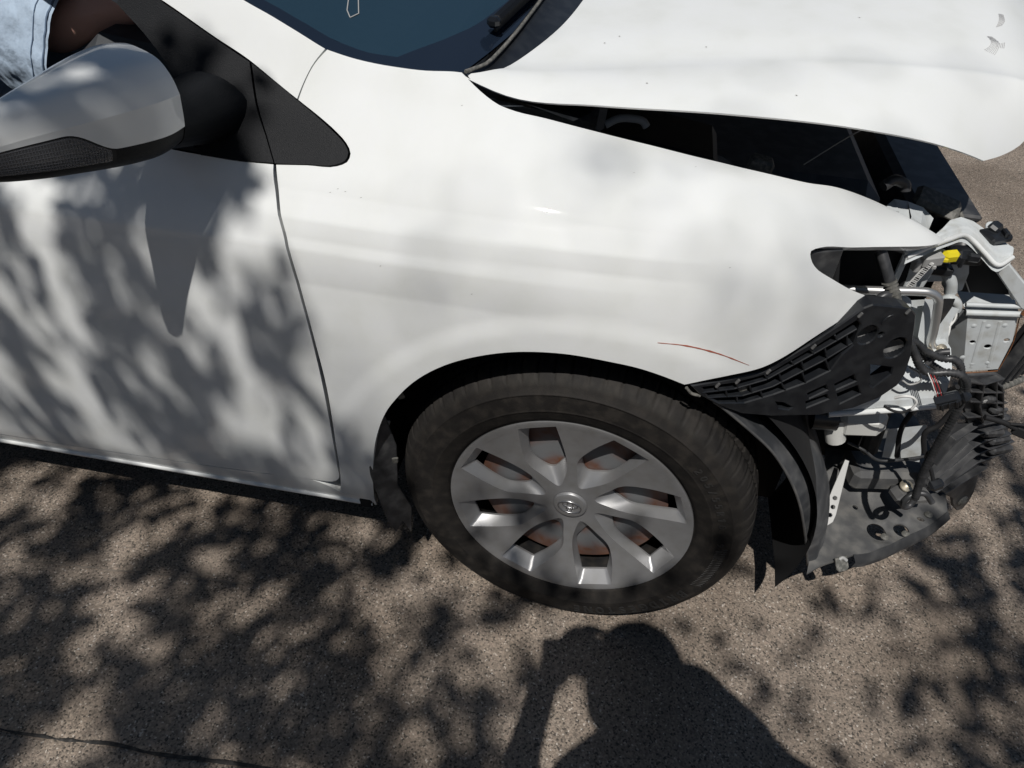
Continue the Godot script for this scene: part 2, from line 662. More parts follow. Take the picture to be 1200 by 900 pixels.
func stone_noise(ret: int) -> FastNoiseLite:
	var nz := FastNoiseLite.new()
	nz.noise_type = FastNoiseLite.TYPE_CELLULAR
	nz.cellular_return_type = ret
	nz.cellular_distance_function = FastNoiseLite.DISTANCE_EUCLIDEAN
	nz.cellular_jitter = 1.0
	nz.fractal_type = FastNoiseLite.FRACTAL_NONE
	nz.frequency = 0.25
	nz.seed = 101
	nz.domain_warp_enabled = true
	nz.domain_warp_amplitude = 5.0
	nz.domain_warp_frequency = 0.06
	return nz

func asphalt_tex() -> NoiseTexture2D:
	var t := NoiseTexture2D.new()
	t.width = 2048
	t.height = 2048
	t.seamless = true
	t.seamless_blend_skirt = 0.04
	t.noise = stone_noise(FastNoiseLite.RETURN_CELL_VALUE)
	var g := Gradient.new()
	g.interpolation_mode = Gradient.GRADIENT_INTERPOLATE_CONSTANT
	g.offsets = PackedFloat32Array([0.0, 0.09, 0.22, 0.42, 0.60, 0.78, 0.91, 0.975])
	g.colors = PackedColorArray([lin(0.07, 0.06, 0.05), lin(0.15, 0.126, 0.104), lin(0.205, 0.170, 0.138), lin(0.24, 0.197, 0.158), lin(0.27, 0.222, 0.178), lin(0.305, 0.25, 0.20), lin(0.35, 0.295, 0.24), lin(0.50, 0.45, 0.39)])
	t.color_ramp = g
	return t

func stone_height() -> NoiseTexture2D:
	var t := NoiseTexture2D.new()
	t.width = 2048
	t.height = 2048
	t.seamless = true
	t.seamless_blend_skirt = 0.04
	t.noise = stone_noise(FastNoiseLite.RETURN_DISTANCE)
	var g := Gradient.new()
	g.offsets = PackedFloat32Array([0.0, 1.0])
	g.colors = PackedColorArray([Color(1, 1, 1), Color(0, 0, 0)])
	t.color_ramp = g
	return t

# ---------------------------------------------------------------- the ground
func make_ground() -> void:
	var mb := MB.new()
	mb.fq(Vector3(-150, 0, -150), Vector3(150, 0, -150), Vector3(150, 0, 150), Vector3(-150, 0, 150), Vector3.UP)
	var g := obj("ground", mb.mesh(), M.asphalt)
	g.set_meta("kind", "structure")
	# the strip of road past the joint, a thin second layer with a ragged edge
	joint("pavement_joint", Vector2(-2.6, 0.500), Vector2(2.4, 0.262), 0.009, 5, M.tar)
	joint("pavement_seam", Vector2(-2.2, 0.203), Vector2(-0.42, 0.046), 0.0045, 6, M.seam_pale)
	# loose grit
	var st := MB.new()
	var ps := [Vector3(1, 0, 0), Vector3(-0.5, 0, 0.87), Vector3(-0.5, 0, -0.87), Vector3(0.1, 0.7, 0.05)]
	st.ft(ps[0], ps[1], ps[3], Vector3(0.3, 0.5, 0.6))
	st.ft(ps[1], ps[2], ps[3], Vector3(-1, 0.5, 0))
	st.ft(ps[2], ps[0], ps[3], Vector3(0.3, 0.5, -0.6))
	var mm := MultiMesh.new()
	mm.transform_format = MultiMesh.TRANSFORM_3D
	mm.use_colors = true
	mm.mesh = st.mesh()
	mm.instance_count = 14000
	for i in 14000:
		var x := rng.randf_range(-1.9, 2.6)
		var z := rng.randf_range(-0.45, 0.8) if i < 11000 else rng.randf_range(-3.2, 0.8)
		var s := 0.0009 + 0.0016 * pow(rng.randf(), 3.0)
		var b := Basis.from_euler(Vector3(rng.randf_range(-0.3, 0.3), rng.randf() * TAU, rng.randf_range(-0.3, 0.3))) * Basis.from_scale(Vector3(s * rng.randf_range(0.8, 1.5), s, s))
		mm.set_instance_transform(i, Transform3D(b, Vector3(x, 0.0012, z)))
		var k := rng.randf()
		var c := Color(0.16, 0.135, 0.115) if k < 0.5 else (Color(0.32, 0.275, 0.23) if k < 0.85 else Color(0.55, 0.52, 0.48))
		mm.set_instance_color(i, c)
	var o := MultiMeshInstance3D.new()
	o.name = "grit"
	o.multimesh = mm
	o.material_override = M.grit
	add_child(o, true)
	o.set_meta("kind", "stuff")
	tag(o, "fine loose grit scattered over the asphalt around the car", "grit")

func joint(called: String, a: Vector2, b: Vector2, w: float, seed_: int, mat: Material) -> void:
	var nz := FastNoiseLite.new()
	nz.seed = seed_
	nz.frequency = 9.0
	var mb := MB.new()
	var d := (b - a).normalized()
	var s := Vector2(-d.y, d.x)
	var n := 220
	var prev := []
	for i in n + 1:
		var f := float(i) / n
		var c := a.lerp(b, f) + s * nz.get_noise_1d(f * 4.0) * 0.006
		var h := w * (0.75 + 0.6 * nz.get_noise_1d(f * 31.0 + 50.0))
		if nz.get_noise_1d(f * 11.0 + 9.0) > 0.34:
			h *= 0.25
		var row := []
		for k in [-1.0, 0.0, 1.0]:
			var q: Vector2 = c + s * h * k * 0.5
			row.append(mb.p(Vector3(q.x, 0.004 + (0.0015 if k == 0.0 else 0.0), q.y), Vector3(s.x * k * 0.5, 1, s.y * k * 0.5)))
		if i > 0:
			for k in 2:
				mb.q(prev[k], prev[k + 1], row[k + 1], row[k])
		prev = row
	var o := obj(called, mb.mesh(), mat)
	o.set_meta("kind", "structure")

# ---------------------------------------------------------------- the car's side as one smooth surface
# cross-sections at stations along x; each row gives height and how far out the skin is
const XS := [-2.4, -1.4, -0.8, -0.45, -0.25, -0.05, 0.15, 0.25, 0.36, 0.483, 0.60]
const ROW_Y := [
	[0.20, 0.20, 0.20, 0.20, 0.20, 0.20, 0.20, 0.20, 0.20, 0.20, 0.20],
	[0.28, 0.28, 0.28, 0.28, 0.28, 0.28, 0.28, 0.28, 0.28, 0.28, 0.28],
	[0.42, 0.42, 0.42, 0.42, 0.42, 0.42, 0.42, 0.42, 0.42, 0.42, 0.42],
	[0.58, 0.58, 0.58, 0.58, 0.58, 0.58, 0.58, 0.58, 0.58, 0.58, 0.58],
	[0.70, 0.70, 0.70, 0.70, 0.70, 0.70, 0.70, 0.70, 0.69, 0.64, 0.60],
	[0.785, 0.785, 0.785, 0.785, 0.785, 0.785, 0.785, 0.785, 0.765, 0.71, 0.65],
	[0.85, 0.85, 0.85, 0.85, 0.85, 0.85, 0.845, 0.832, 0.805, 0.75, 0.68],
	[0.90, 0.90, 0.90, 0.90, 0.90, 0.89, 0.88, 0.865, 0.83, 0.775, 0.70],
	[1.17, 1.15, 1.05, 0.965, 0.945, 0.915, 0.90, 0.883, 0.845, 0.79, 0.715],
	[1.42, 1.38, 1.19, 1.022, 0.985, 0.93, 0.906, 0.889, 0.854, 0.80, 0.725],
	[1.46, 1.45, 1.30, 1.06, 1.00, 0.935, 0.905, 0.886, 0.85, 0.80, 0.73]]
const ROW_Z := [
	[-0.035, -0.035, -0.035, -0.035, -0.035, -0.035, -0.04, -0.06, -0.11, -0.19, -0.32],
	[-0.010, -0.010, -0.010, -0.010, -0.010, -0.010, -0.014, -0.035, -0.09, -0.17, -0.30],
	[0.008, 0.008, 0.008, 0.008, 0.008, 0.008, 0.004, -0.018, -0.075, -0.155, -0.28],
	[0.018, 0.018, 0.018, 0.018, 0.02, 0.021, 0.013, -0.006, -0.065, -0.145, -0.27],
	[0.016, 0.016, 0.016, 0.017, 0.02, 0.022, 0.013, -0.006, -0.066, -0.145, -0.26],
	[0.0, 0.0, 0.002, 0.005, 0.01, 0.011, -0.004, -0.027, -0.079, -0.152, -0.25],
	[-0.035, -0.035, -0.034, -0.030, -0.022, -0.022, -0.034, -0.055, -0.10, -0.163, -0.25],
	[-0.07, -0.07, -0.07, -0.073, -0.068, -0.065, -0.075, -0.091, -0.13, -0.177, -0.255],
	[-0.22, -0.20, -0.15, -0.122, -0.115, -0.115, -0.12, -0.134, -0.165, -0.197, -0.265],
	[-0.36, -0.33, -0.225, -0.16, -0.16, -0.16, -0.166, -0.18, -0.203, -0.22, -0.28],
	[-0.55, -0.52, -0.32, -0.20, -0.21, -0.21, -0.215, -0.225, -0.24, -0.25, -0.30]]
const MIRROR_Z := -1.736

func along(row: Array, x: float, i: int) -> float:
	var n := XS.size()
	var h: float = XS[i + 1] - XS[i]
	var t: float = (x - XS[i]) / h
	var s: float = (row[i + 1] - row[i]) / h
	var m1 := s
	var m2 := s
	if i > 0:
		var hp: float = XS[i] - XS[i - 1]
		m1 = ((row[i] - row[i - 1]) / hp * h + s * hp) / (hp + h)
	if i < n - 2:
		var hn: float = XS[i + 2] - XS[i + 1]
		m2 = (s * hn + (row[i + 2] - row[i + 1]) / hn * h) / (hn + h)
	var t2: float = t * t
	var t3: float = t2 * t
	return (2.0 * t3 - 3.0 * t2 + 1.0) * row[i] + (t3 - 2.0 * t2 + t) * h * m1 + (-2.0 * t3 + 3.0 * t2) * row[i + 1] + (t3 - t2) * h * m2

func skin(x: float, v: float) -> Vector3:
	var i := 0
	while i < XS.size() - 2 and x > XS[i + 1]:
		i += 1
	var n := ROW_Y.size()
	var k := clampi(int(floor(v)), 0, n - 2)
	var t := v - k
	var y1 := along(ROW_Y[k], x, i); var z1 := along(ROW_Z[k], x, i)
	var y2 := along(ROW_Y[k + 1], x, i); var z2 := along(ROW_Z[k + 1], x, i)
	var y0 := along(ROW_Y[k - 1], x, i) if k > 0 else 2.0 * y1 - y2
	var z0 := along(ROW_Z[k - 1], x, i) if k > 0 else 2.0 * z1 - z2
	var y3 := along(ROW_Y[k + 2], x, i) if k + 2 < n else 2.0 * y2 - y1
	var z3 := along(ROW_Z[k + 2], x, i) if k + 2 < n else 2.0 * z2 - z1
	var y := 0.5 * (2.0 * y1 + (y2 - y0) * t + (2.0 * y0 - 5.0 * y1 + 4.0 * y2 - y3) * t * t + (3.0 * y1 - y0 - 3.0 * y2 + y3) * t * t * t)
	var z := 0.5 * (2.0 * z1 + (z2 - z0) * t + (2.0 * z0 - 5.0 * z1 + 4.0 * z2 - z3) * t * t + (3.0 * z1 - z0 - 3.0 * z2 + z3) * t * t * t)
	# the line along the door that fades out on the wing
	z += 0.0055 * (1.0 - smoothstep(-0.3, 0.2, x)) * maxf(0.0, 1.0 - absf(y - 0.785) / 0.055)
	# a second, softer line above it on the wing
	z += 0.0060 * smoothstep(-0.62, -0.36, x) * (1.0 - smoothstep(-0.02, 0.22, x)) * maxf(0.0, 1.0 - absf(y - (0.824 + 0.01 * (x + 0.4))) / 0.026)
	# the flare round the arch
	var r := Vector2(x, y - 0.31).length()
	z += 0.0035 * (1.0 - smoothstep(0.402, 0.438, r)) * smoothstep(0.2, 0.45, y)
	return Vector3(x, y, z)

func on_skin(q: Vector2) -> Vector3:
	return skin(q.x, q.y / VS)

func R(a: Array) -> Array:
	return v2s(a, VS)

# a strip standing proud of the skin along a line of (x, v) points
func skin_line(pts: Array, w: float, lift: float, taper := true) -> ArrayMesh:
	var mb := MB.new()
	var s := spline2(R(pts), 0.006)
	var rows := []
	for i in s.size():
		var d := (s[mini(i + 1, s.size() - 1)] - s[maxi(i - 1, 0)]).normalized()
		var side := Vector2(-d.y, d.x)
		var f := float(i) / (s.size() - 1)
		var ww := w * (0.3 + 0.7 * sin(PI * clampf(f * 1.02, 0.02, 0.98))) if taper else w
		ww *= 0.7 + 0.3 * sin(f * 37.0) * sin(f * 13.0 + 1.0)
		var row := []
		for k in [-0.5, 0.5]:
			var q: Vector2 = s[i] + side * ww * k
			var p := on_skin(q)
			var n := (on_skin(q + Vector2(0.002, 0)) - p).cross(on_skin(q + Vector2(0, 0.002)) - p).normalized()
			row.append(mb.p(p + n * lift, n))
		rows.append(row)
	for i in rows.size() - 1:
		mb.q(rows[i][0], rows[i][1], rows[i + 1][1], rows[i + 1][0])
	return mb.mesh()

var car: Node3D

func make_car() -> void:
	car = holder("car")
	tag(car, "white saloon car with its front bumper and headlamp missing and bonnet ajar", "car")
	body_side()
	glasshouse()
	bonnet()
	wing_mirror()
	wheel()
	wheel_house()
	front_bracket()
	front_structure()
	front_plumbing()
	under_tray()
	engine_bay()
	cabin()

func body_side() -> void:
	var st := 0.012
	var fender := loop_of([
		R([-0.410, 8.74, -0.366, 8.71, -0.320, 8.74, -0.274, 8.85, -0.229, 9.14]),
		R([-0.229, 9.14, -0.209, 8.90, -0.190, 8.73, -0.172, 8.63, -0.148, 8.63, -0.108, 8.77, -0.037, 8.93, 0.034, 8.90, 0.105, 8.73, 0.176, 8.63, 0.255, 8.64, 0.305, 8.98, 0.359, 9.12, 0.415, 9.16, 0.453, 9.22, 0.487, 9.10]),
		R([0.487, 9.10, 0.469, 8.37, 0.409, 7.27, 0.325, 6.55, 0.277, 6.36, 0.264, 6.22, 0.265, 6.04, 0.273, 5.81, 0.301, 5.51, 0.337, 5.23, 0.368, 5.11]),
		R([0.368, 5.11, 0.359, 4.94, 0.330, 4.58, 0.293, 4.27, 0.263, 4.04, 0.235, 3.87, 0.187, 3.74, 0.135, 3.57]),
		R([0.135, 3.57, 0.107, 3.66, 0.070, 3.75, 0.021, 3.80, -0.039, 3.82, -0.111, 3.73, -0.160, 3.58, -0.211, 3.35, -0.251, 3.09, -0.285, 2.79, -0.313, 2.48, -0.333, 2.10, -0.347, 1.60, -0.364, 0.45]),
		R([-0.364, 0.45, -0.403, 0.46, -0.428, 0.53]),
		R([-0.428, 0.53, -0.412, 1.46, -0.407, 2.16, -0.405, 2.71, -0.411, 3.39, -0.421, 4.19, -0.434, 5.13, -0.449, 5.78, -0.459, 6.35, -0.461, 6.48]),
		R([-0.461, 6.48, -0.417, 6.55, -0.375, 6.61, -0.362, 6.72, -0.359, 6.90, -0.367, 7.09, -0.382, 7.26, -0.409, 7.48, -0.442, 7.69]),
		R([-0.442, 7.69, -0.437, 7.95, -0.427, 8.33, -0.410, 8.74])], st)
	var f := obj("front_wing", panel(fender, [], 0.008, on_skin, 0.014), M.paint, car)
	obj("scratch", skin_line([0.086, 4.19, 0.120, 4.18, 0.168, 4.08, 0.216, 3.91], 0.0024, 0.0007), M.scratch, f)
	var specks := [-0.379, 6.06, -0.369, 6.15, -0.358, 6.12, -0.335, 6.05, -0.172, 4.61, 0.02, 7.6, 0.16, 5.6, -0.30, 4.9, 0.10, 8.2, -0.22, 8.3]
	for i in range(0, specks.size(), 2):
		obj("speck", skin_line([specks[i] - 0.001, specks[i + 1], specks[i] + 0.0012, specks[i + 1] + 0.015], 0.0026, 0.0004), M.speck, f)
	# front door
	var door := loop_of([
		R([-0.465, 6.48, -0.464, 6.35, -0.4535, 5.77, -0.4385, 5.13, -0.4255, 4.19, -0.4155, 3.38, -0.4115, 2.70, -0.4125, 2.15, -0.4165, 1.43, -0.421, 1.10, -0.436, 0.97, -0.470, 0.93]),
		R([-0.470, 0.93, -0.588, 0.84, -0.854, 0.64, -1.133, 0.52, -1.50, 0.46]),
		R([-1.50, 0.46, -1.53, 3.0, -1.56, 6.75]),
		R([-1.56, 6.75, -1.2, 6.75, -0.876, 6.74, -0.70, 6.70, -0.58, 6.52, -0.514, 6.46, -0.465, 6.48])], st)
	var d := obj("front_door", panel(door, [], st, on_skin, 0.014), M.paint, car)
	obj("handle", tube_mesh([Vector3(-1.28, 0.80, 0.018), Vector3(-1.33, 0.805, 0.034), Vector3(-1.43, 0.805, 0.034), Vector3(-1.48, 0.80, 0.018)], 0.012), M.paint, d)
	var belt := loop_of([R([-0.57, 6.55, -0.70, 6.76, -0.876, 6.80, -1.2, 6.82, -1.55, 6.82]), R([-1.55, 6.82, -1.55, 7.16, -1.2, 7.16, -0.876, 7.13, -0.70, 7.08, -0.60, 6.90]), R([-0.60, 6.90, -0.57, 6.55])], st)
	obj("window_seal", panel(belt, [], st, on_skin, 0.012), M.plastic, d)
	var sail := loop_of([R([-0.514, 8.04, -0.501, 7.51, -0.481, 7.02, -0.4645, 6.51]), R([-0.4645, 6.51, -0.514, 6.47, -0.570, 6.50]), R([-0.570, 6.50, -0.603, 7.22, -0.624, 7.62, -0.654, 7.84, -0.70, 8.05]), R([-0.70, 8.05, -0.69, 8.30, -0.632, 8.278, -0.566, 8.168, -0.514, 8.04])], st)
	obj("mirror_base_trim", panel(sail, [], st, on_skin, 0.014, false, 0.002), M.grain, d)
	var frame_ := loop_of([R([-0.69, 8.28, -0.85, 8.45, -1.1, 8.72, -1.5, 9.0]), R([-1.5, 9.0, -1.5, 8.75, -1.1, 8.45, -0.85, 8.18, -0.70, 8.05]), R([-0.70, 8.05, -0.69, 8.28])], st)
	obj("window_frame", panel(frame_, [], st, on_skin, 0.02, false, -0.004), M.plastic, d)
	# quarter trim ahead of the door
	var quarter := loop_of([R([-0.4625, 6.50, -0.417, 6.565, -0.378, 6.63, -0.365, 6.735, -0.362, 6.90, -0.370, 7.08, -0.385, 7.24, -0.411, 7.46, -0.444, 7.68, -0.480, 7.885, -0.511, 8.03]), R([-0.511, 8.03, -0.498, 7.51, -0.479, 7.02, -0.4625, 6.50])], st)
	obj("quarter_trim", panel(quarter, [], st, on_skin, 0.012, false, 0.0015), M.grain, car)
	# windscreen pillar and roof rail
	var pillar := loop_of([R([-0.444, 7.70, -0.439, 7.94, -0.429, 8.32, -0.413, 8.745]), R([-0.413, 8.745, -0.451, 8.88, -0.487, 8.94, -0.528, 8.93, -0.8, 9.05, -1.2, 9.25, -1.6, 9.3, -2.38, 9.3]), R([-2.38, 9.3, -2.38, 8.95, -1.6, 8.95, -1.2, 8.88, -0.85, 8.50, -0.70, 8.33, -0.632, 8.30, -0.566, 8.19, -0.515, 8.07, -0.480, 7.90, -0.444, 7.70])], st)
	obj("windscreen_pillar", panel(pillar, [], st, on_skin, 0.02), M.paint, car)
	# rear door, middle post and what lies behind, plain
	var rear := loop_of([R([-1.505, 0.46, -1.535, 3.0, -1.565, 6.75]), R([-1.565, 6.75, -2.38, 6.75]), R([-2.38, 6.75, -2.38, 0.46]), R([-2.38, 0.46, -1.505, 0.46])], 0.03)
	obj("rear_door", panel(rear, [], 0.03, on_skin, 0.014), M.paint, car)
	var post := loop_of([R([-1.50, 7.1, -1.52, 8.9]), R([-1.52, 8.9, -1.64, 8.9]), R([-1.64, 8.9, -1.62, 7.1]), R([-1.62, 7.1, -1.50, 7.1])], 0.03)
	obj("door_post", panel(post, [], 0.03, on_skin, 0.03), M.gloss, car)
	# sill
	var sill := loop_of([R([-0.364, 0.40, -0.403, 0.41, -0.43, 0.47, -0.445, 0.70, -0.470, 0.86, -0.588, 0.78, -0.854, 0.58, -1.133, 0.46, -2.38, 0.40]), R([-2.38, 0.40, -2.38, -0.05]), R([-2.38, -0.05, -0.366, -0.05]), R([-0.366, -0.05, -0.364, 0.415])], st)
	obj("sill", panel(sill, [], st, on_skin, 0.03, false, -0.001), M.paint, car)
	var rk := []
	for i in 14:
		rk.append(skin(-0.372 - i * 0.15, -0.02) + Vector3(0, 0.004, -0.002))
	obj("sill_edge", tube_mesh(rk, 0.007, 0.05, 10), M.paint, car)
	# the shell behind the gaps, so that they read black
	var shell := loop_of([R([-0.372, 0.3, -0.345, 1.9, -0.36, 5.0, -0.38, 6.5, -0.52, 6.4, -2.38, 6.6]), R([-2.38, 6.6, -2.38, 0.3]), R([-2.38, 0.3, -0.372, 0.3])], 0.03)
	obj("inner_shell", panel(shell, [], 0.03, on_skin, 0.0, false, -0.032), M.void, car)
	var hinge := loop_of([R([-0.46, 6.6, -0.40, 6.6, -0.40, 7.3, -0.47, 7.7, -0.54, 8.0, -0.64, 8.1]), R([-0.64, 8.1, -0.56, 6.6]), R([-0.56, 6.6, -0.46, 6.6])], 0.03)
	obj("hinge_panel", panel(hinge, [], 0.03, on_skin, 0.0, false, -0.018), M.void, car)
	# floor pan and far side, which keep the light out from below and behind
	var pan := MB.new()
	bx(pan, Vector3(-1.39, 0.21, -0.868), Vector3(1.96, 0.05, 1.60), 0.01)
	bx(pan, Vector3(-0.02, 0.235, -0.868), Vector3(0.76, 0.03, 0.98), 0.01)
	bx(pan, Vector3(-2.39, 0.62, -0.868), Vector3(0.02, 0.82, 1.62), 0.005)
	obj("floor_pan", pan.mesh(), M.void, car)
	var mir := Transform3D(Basis(Vector3(1, 0, 0), Vector3(0, 1, 0), Vector3(0, 0, -1)), Vector3(0, 0, MIRROR_Z))
	for nm in ["front_wing", "front_door", "windscreen_pillar", "rear_door", "inner_shell"]:
		var src: MeshInstance3D = car.get_node(nm)
		obj(nm, src.mesh, src.material_override, car, mir)

# ---------------------------------------------------------------- glass, roof
func screen_edge(x: float) -> Vector3:
	# where the windscreen meets the pillar and the wing
	var v := 9.14
	var ks := [-1.2, 9.25, -0.8, 9.05, -0.528, 8.93, -0.487, 8.94, -0.451, 8.88, -0.410, 8.74, -0.366, 8.71, -0.320, 8.74, -0.274, 8.85, -0.229, 9.14]
	if x <= ks[0]:
		v = ks[1]
	else:
		for i in range(0, ks.size() - 2, 2):
			if x <= ks[i + 2]:
				v = lerpf(ks[i + 1], ks[i + 3], (x - ks[i]) / (ks[i + 2] - ks[i]))
				break
	return skin(x, v)

func on_glass(q: Vector2) -> Vector3:
	var t := q.y / 0.7
	var e := screen_edge(q.x)
	e.y -= 0.005
	e.z -= 0.002
	var cz := -0.868
	if t > 1.0:
		t = 2.0 - t
		e.z = MIRROR_Z - e.z
	var cy := 1.005 + 0.47 * (-0.115 - q.x)
	return Vector3(q.x, lerpf(e.y, maxf(cy, e.y), sin(t * PI * 0.5)), lerpf(e.z, cz, t))

func glasshouse() -> void:
	var s := 0.02
	# q.y runs 0 to 0.7 from the pillar to the middle and on to 1.4
	var outer := loop_of([v2s([-0.232, 0.0, -0.206, 0.09, -0.180, 0.205, -0.155, 0.40, -0.135, 0.7, -0.155, 1.0, -0.180, 1.195, -0.206, 1.31, -0.232, 1.4]), v2s([-0.232, 1.4, -0.6, 1.4, -1.08, 1.4]), v2s([-1.08, 1.4, -1.12, 0.7, -1.08, 0.0]), v2s([-1.08, 0.0, -0.6, 0.0, -0.232, 0.0])], s)
	var inner := loop_of([v2s([-0.322, 0.028, -0.282, 0.075, -0.247, 0.125, -0.218, 0.22, -0.198, 0.35, -0.180, 0.7, -0.198, 1.05, -0.247, 1.275, -0.322, 1.36]), v2s([-0.322, 1.36, -0.50, 1.372, -1.02, 1.375]), v2s([-1.02, 1.375, -1.05, 0.7, -1.02, 0.025]), v2s([-1.02, 0.025, -0.50, 0.024, -0.40, 0.026, -0.36, 0.024, -0.322, 0.028])], s)
	var wsn := obj("windscreen", panel(inner, [], s, on_glass, 0.0), M.glass, car)
	obj("black_border", panel(outer, [inner], s, on_glass, 0.004), M.frit, wsn)
	# small clear sticker near the edge
	var stick := MB.new()
	for l in [[-0.404, 0.077, -0.396, 0.091], [-0.396, 0.091, -0.411, 0.136], [-0.404, 0.077, -0.412, 0.088], [-0.412, 0.088, -0.419, 0.119]]:
		var a := on_glass(Vector2(l[0], l[1])) + Vector3(0.0, 0.001, 0)
		var b := on_glass(Vector2(l[2], l[3])) + Vector3(0.0, 0.001, 0)
		tube(stick, PackedVector3Array([a, b]), 0.0009, 5)
	obj("sticker", stick.mesh(), M.greyplastic, wsn)
	# scuttle between the glass and the bonnet
	var sc := MB.new()
	var lip := []
	var prev := []
	for i in 41:
		var f := i / 40.0
		var y2 := f * 1.4
		var t := minf(f, 1.0 - f) * 2.0
		var xg := lerpf(-0.232, -0.14, sqrt(t) if t > 0.0 else 0.0)
		var g := on_glass(Vector2(xg, y2))
		var a := g + Vector3(0.002, 0.004, 0)
		var b := g + Vector3(0.03 + 0.02 * t, -0.012, 0)
		var d := g + Vector3(0.16, -0.045, 0)
		lip.append(a + Vector3(0.006, 0.002, 0))
		var row := [sc.p(a, Vector3(0.3, 1, 0)), sc.p(b, Vector3(0.2, 1, 0)), sc.p(d, Vector3(0.1, 1, 0))]
		if i > 0:
			for k in 2:
				sc.q(prev[k], prev[k + 1], row[k + 1], row[k])
		prev = row
	var scut := obj("scuttle", sc.mesh(), M.plastic, car)
	obj("rubber_lip", tube_mesh(lip, 0.0028, 0.02, 6), M.clip, scut)
	# wiper: arm and blade
	var w0 := on_glass(Vector2(-0.214, 0.135)) + Vector3(0.004, 0.018, 0)
	var w1 := on_glass(Vector2(-0.185, 0.32)) + Vector3(0.012, 0.020, 0)
	var w2 := on_glass(Vector2(-0.160, 0.62)) + Vector3(0.016, 0.022, 0)
	var wm := MB.new()
	var dir := (w1 - w0).normalized()
	var bsx := frame(Vector3.ZERO, dir, Vector3.UP).basis
	bx(wm, (w0 + w1) * 0.5, Vector3(w0.distance_to(w1), 0.012, 0.016), 0.004, bsx)
	var dir2 := (w2 - w1).normalized()
	bx(wm, (w1 + w2) * 0.5, Vector3(w1.distance_to(w2), 0.012, 0.016), 0.004, frame(Vector3.ZERO, dir2, Vector3.UP).basis)
	var wip := obj("wiper", wm.mesh(), M.grain, car)
	var we := MB.new()
	bx(we, w0 - dir * 0.006, Vector3(0.016, 0.016, 0.020), 0.005, bsx)
	obj("end_cap", we.mesh(), M.gloss, wip)
	var wr := MB.new()
	bx(wr, (w0 + w1) * 0.5 + Vector3(0, -0.012, 0), Vector3(w0.distance_to(w1), 0.010, 0.004), 0.001, bsx)
	obj("rubber_blade", wr.mesh(), M.black, wip)
	#obj("washer_jet", box_mesh(Vector3(0.012, 0.006, 0.016), 0.002), M.plastic, scut, Transform3D(Basis(), on_glass(Vector2(-0.222, 0.06)) + Vector3(0.01, 0.004, 0)))
	# roof
	var roof := func(q: Vector2) -> Vector3:
		var e := skin(q.x, 9.3)
		var t := q.y / 0.7
		var ez := e.z
		var tt := t
		if t > 1.0:
			tt = 2.0 - t
			ez = MIRROR_Z - ez
		return Vector3(q.x, lerpf(e.y, e.y + 0.10 + maxf(0.0, (-1.1 - q.x)) * 0.02, sin(tt * PI * 0.5)), lerpf(ez, -0.868, tt))
	var rl := loop_of([v2s([-1.10, 0.0, -1.14, 0.7, -1.10, 1.4]), v2s([-1.10, 1.4, -2.38, 1.4]), v2s([-2.38, 1.4, -2.38, 0.0]), v2s([-2.38, 0.0, -1.10, 0.0])], 0.05)
	obj("roof", panel(rl, [], 0.05, roof, 0.03), M.paint, car)

# ---------------------------------------------------------------- bonnet, standing open on its catch
const BX := [-0.25, -0.16, -0.04, 0.13, 0.30, 0.42, 0.50, 0.58, 0.70]
const BZ := [[-0.168, -0.165, -0.165, -0.170, -0.180, -0.210, -0.250, -0.300, -0.37],
	[-0.190, -0.220, -0.260, -0.300, -0.310, -0.335, -0.365, -0.390, -0.43],
	[-0.50, -0.52, -0.55, -0.56, -0.57, -0.58, -0.60, -0.61, -0.63],
	[-0.868, -0.868, -0.868, -0.868, -0.868, -0.868, -0.868, -0.868, -0.868]]
const BY := [[0.985, 0.958, 0.960, 0.966, 0.962, 0.941, 0.911, 0.868, 0.79],
	[0.988, 0.977, 0.978, 0.989, 1.003, 1.000, 0.991, 0.976, 0.91],
	[1.005, 1.006, 1.008, 1.020, 1.036, 1.042, 1.044, 1.038, 0.99],
	[1.015, 1.020, 1.025, 1.036, 1.050, 1.060, 1.064, 1.060, 1.02]]

func bx_along(row: Array, x: float) -> float:
	var i := 0
	while i < BX.size() - 2 and x > BX[i + 1]:
		i += 1
	var h: float = BX[i + 1] - BX[i]
	var t: float = (x - BX[i]) / h
	var s: float = (row[i + 1] - row[i]) / h
	var m1 := s
	var m2 := s
	if i > 0:
		var hp: float = BX[i] - BX[i - 1]
		m1 = ((row[i] - row[i - 1]) / hp * h + s * hp) / (hp + h)
	if i < BX.size() - 2:
		var hn: float = BX[i + 2] - BX[i + 1]
		m2 = (s * hn + (row[i + 2] - row[i + 1]) / hn * h) / (hn + h)
	return (2.0 * t * t * t - 3.0 * t * t + 1.0) * row[i] + (t * t * t - 2.0 * t * t + t) * h * m1 + (3.0 * t * t - 2.0 * t * t * t) * row[i + 1] + (t * t * t - t * t) * h * m2

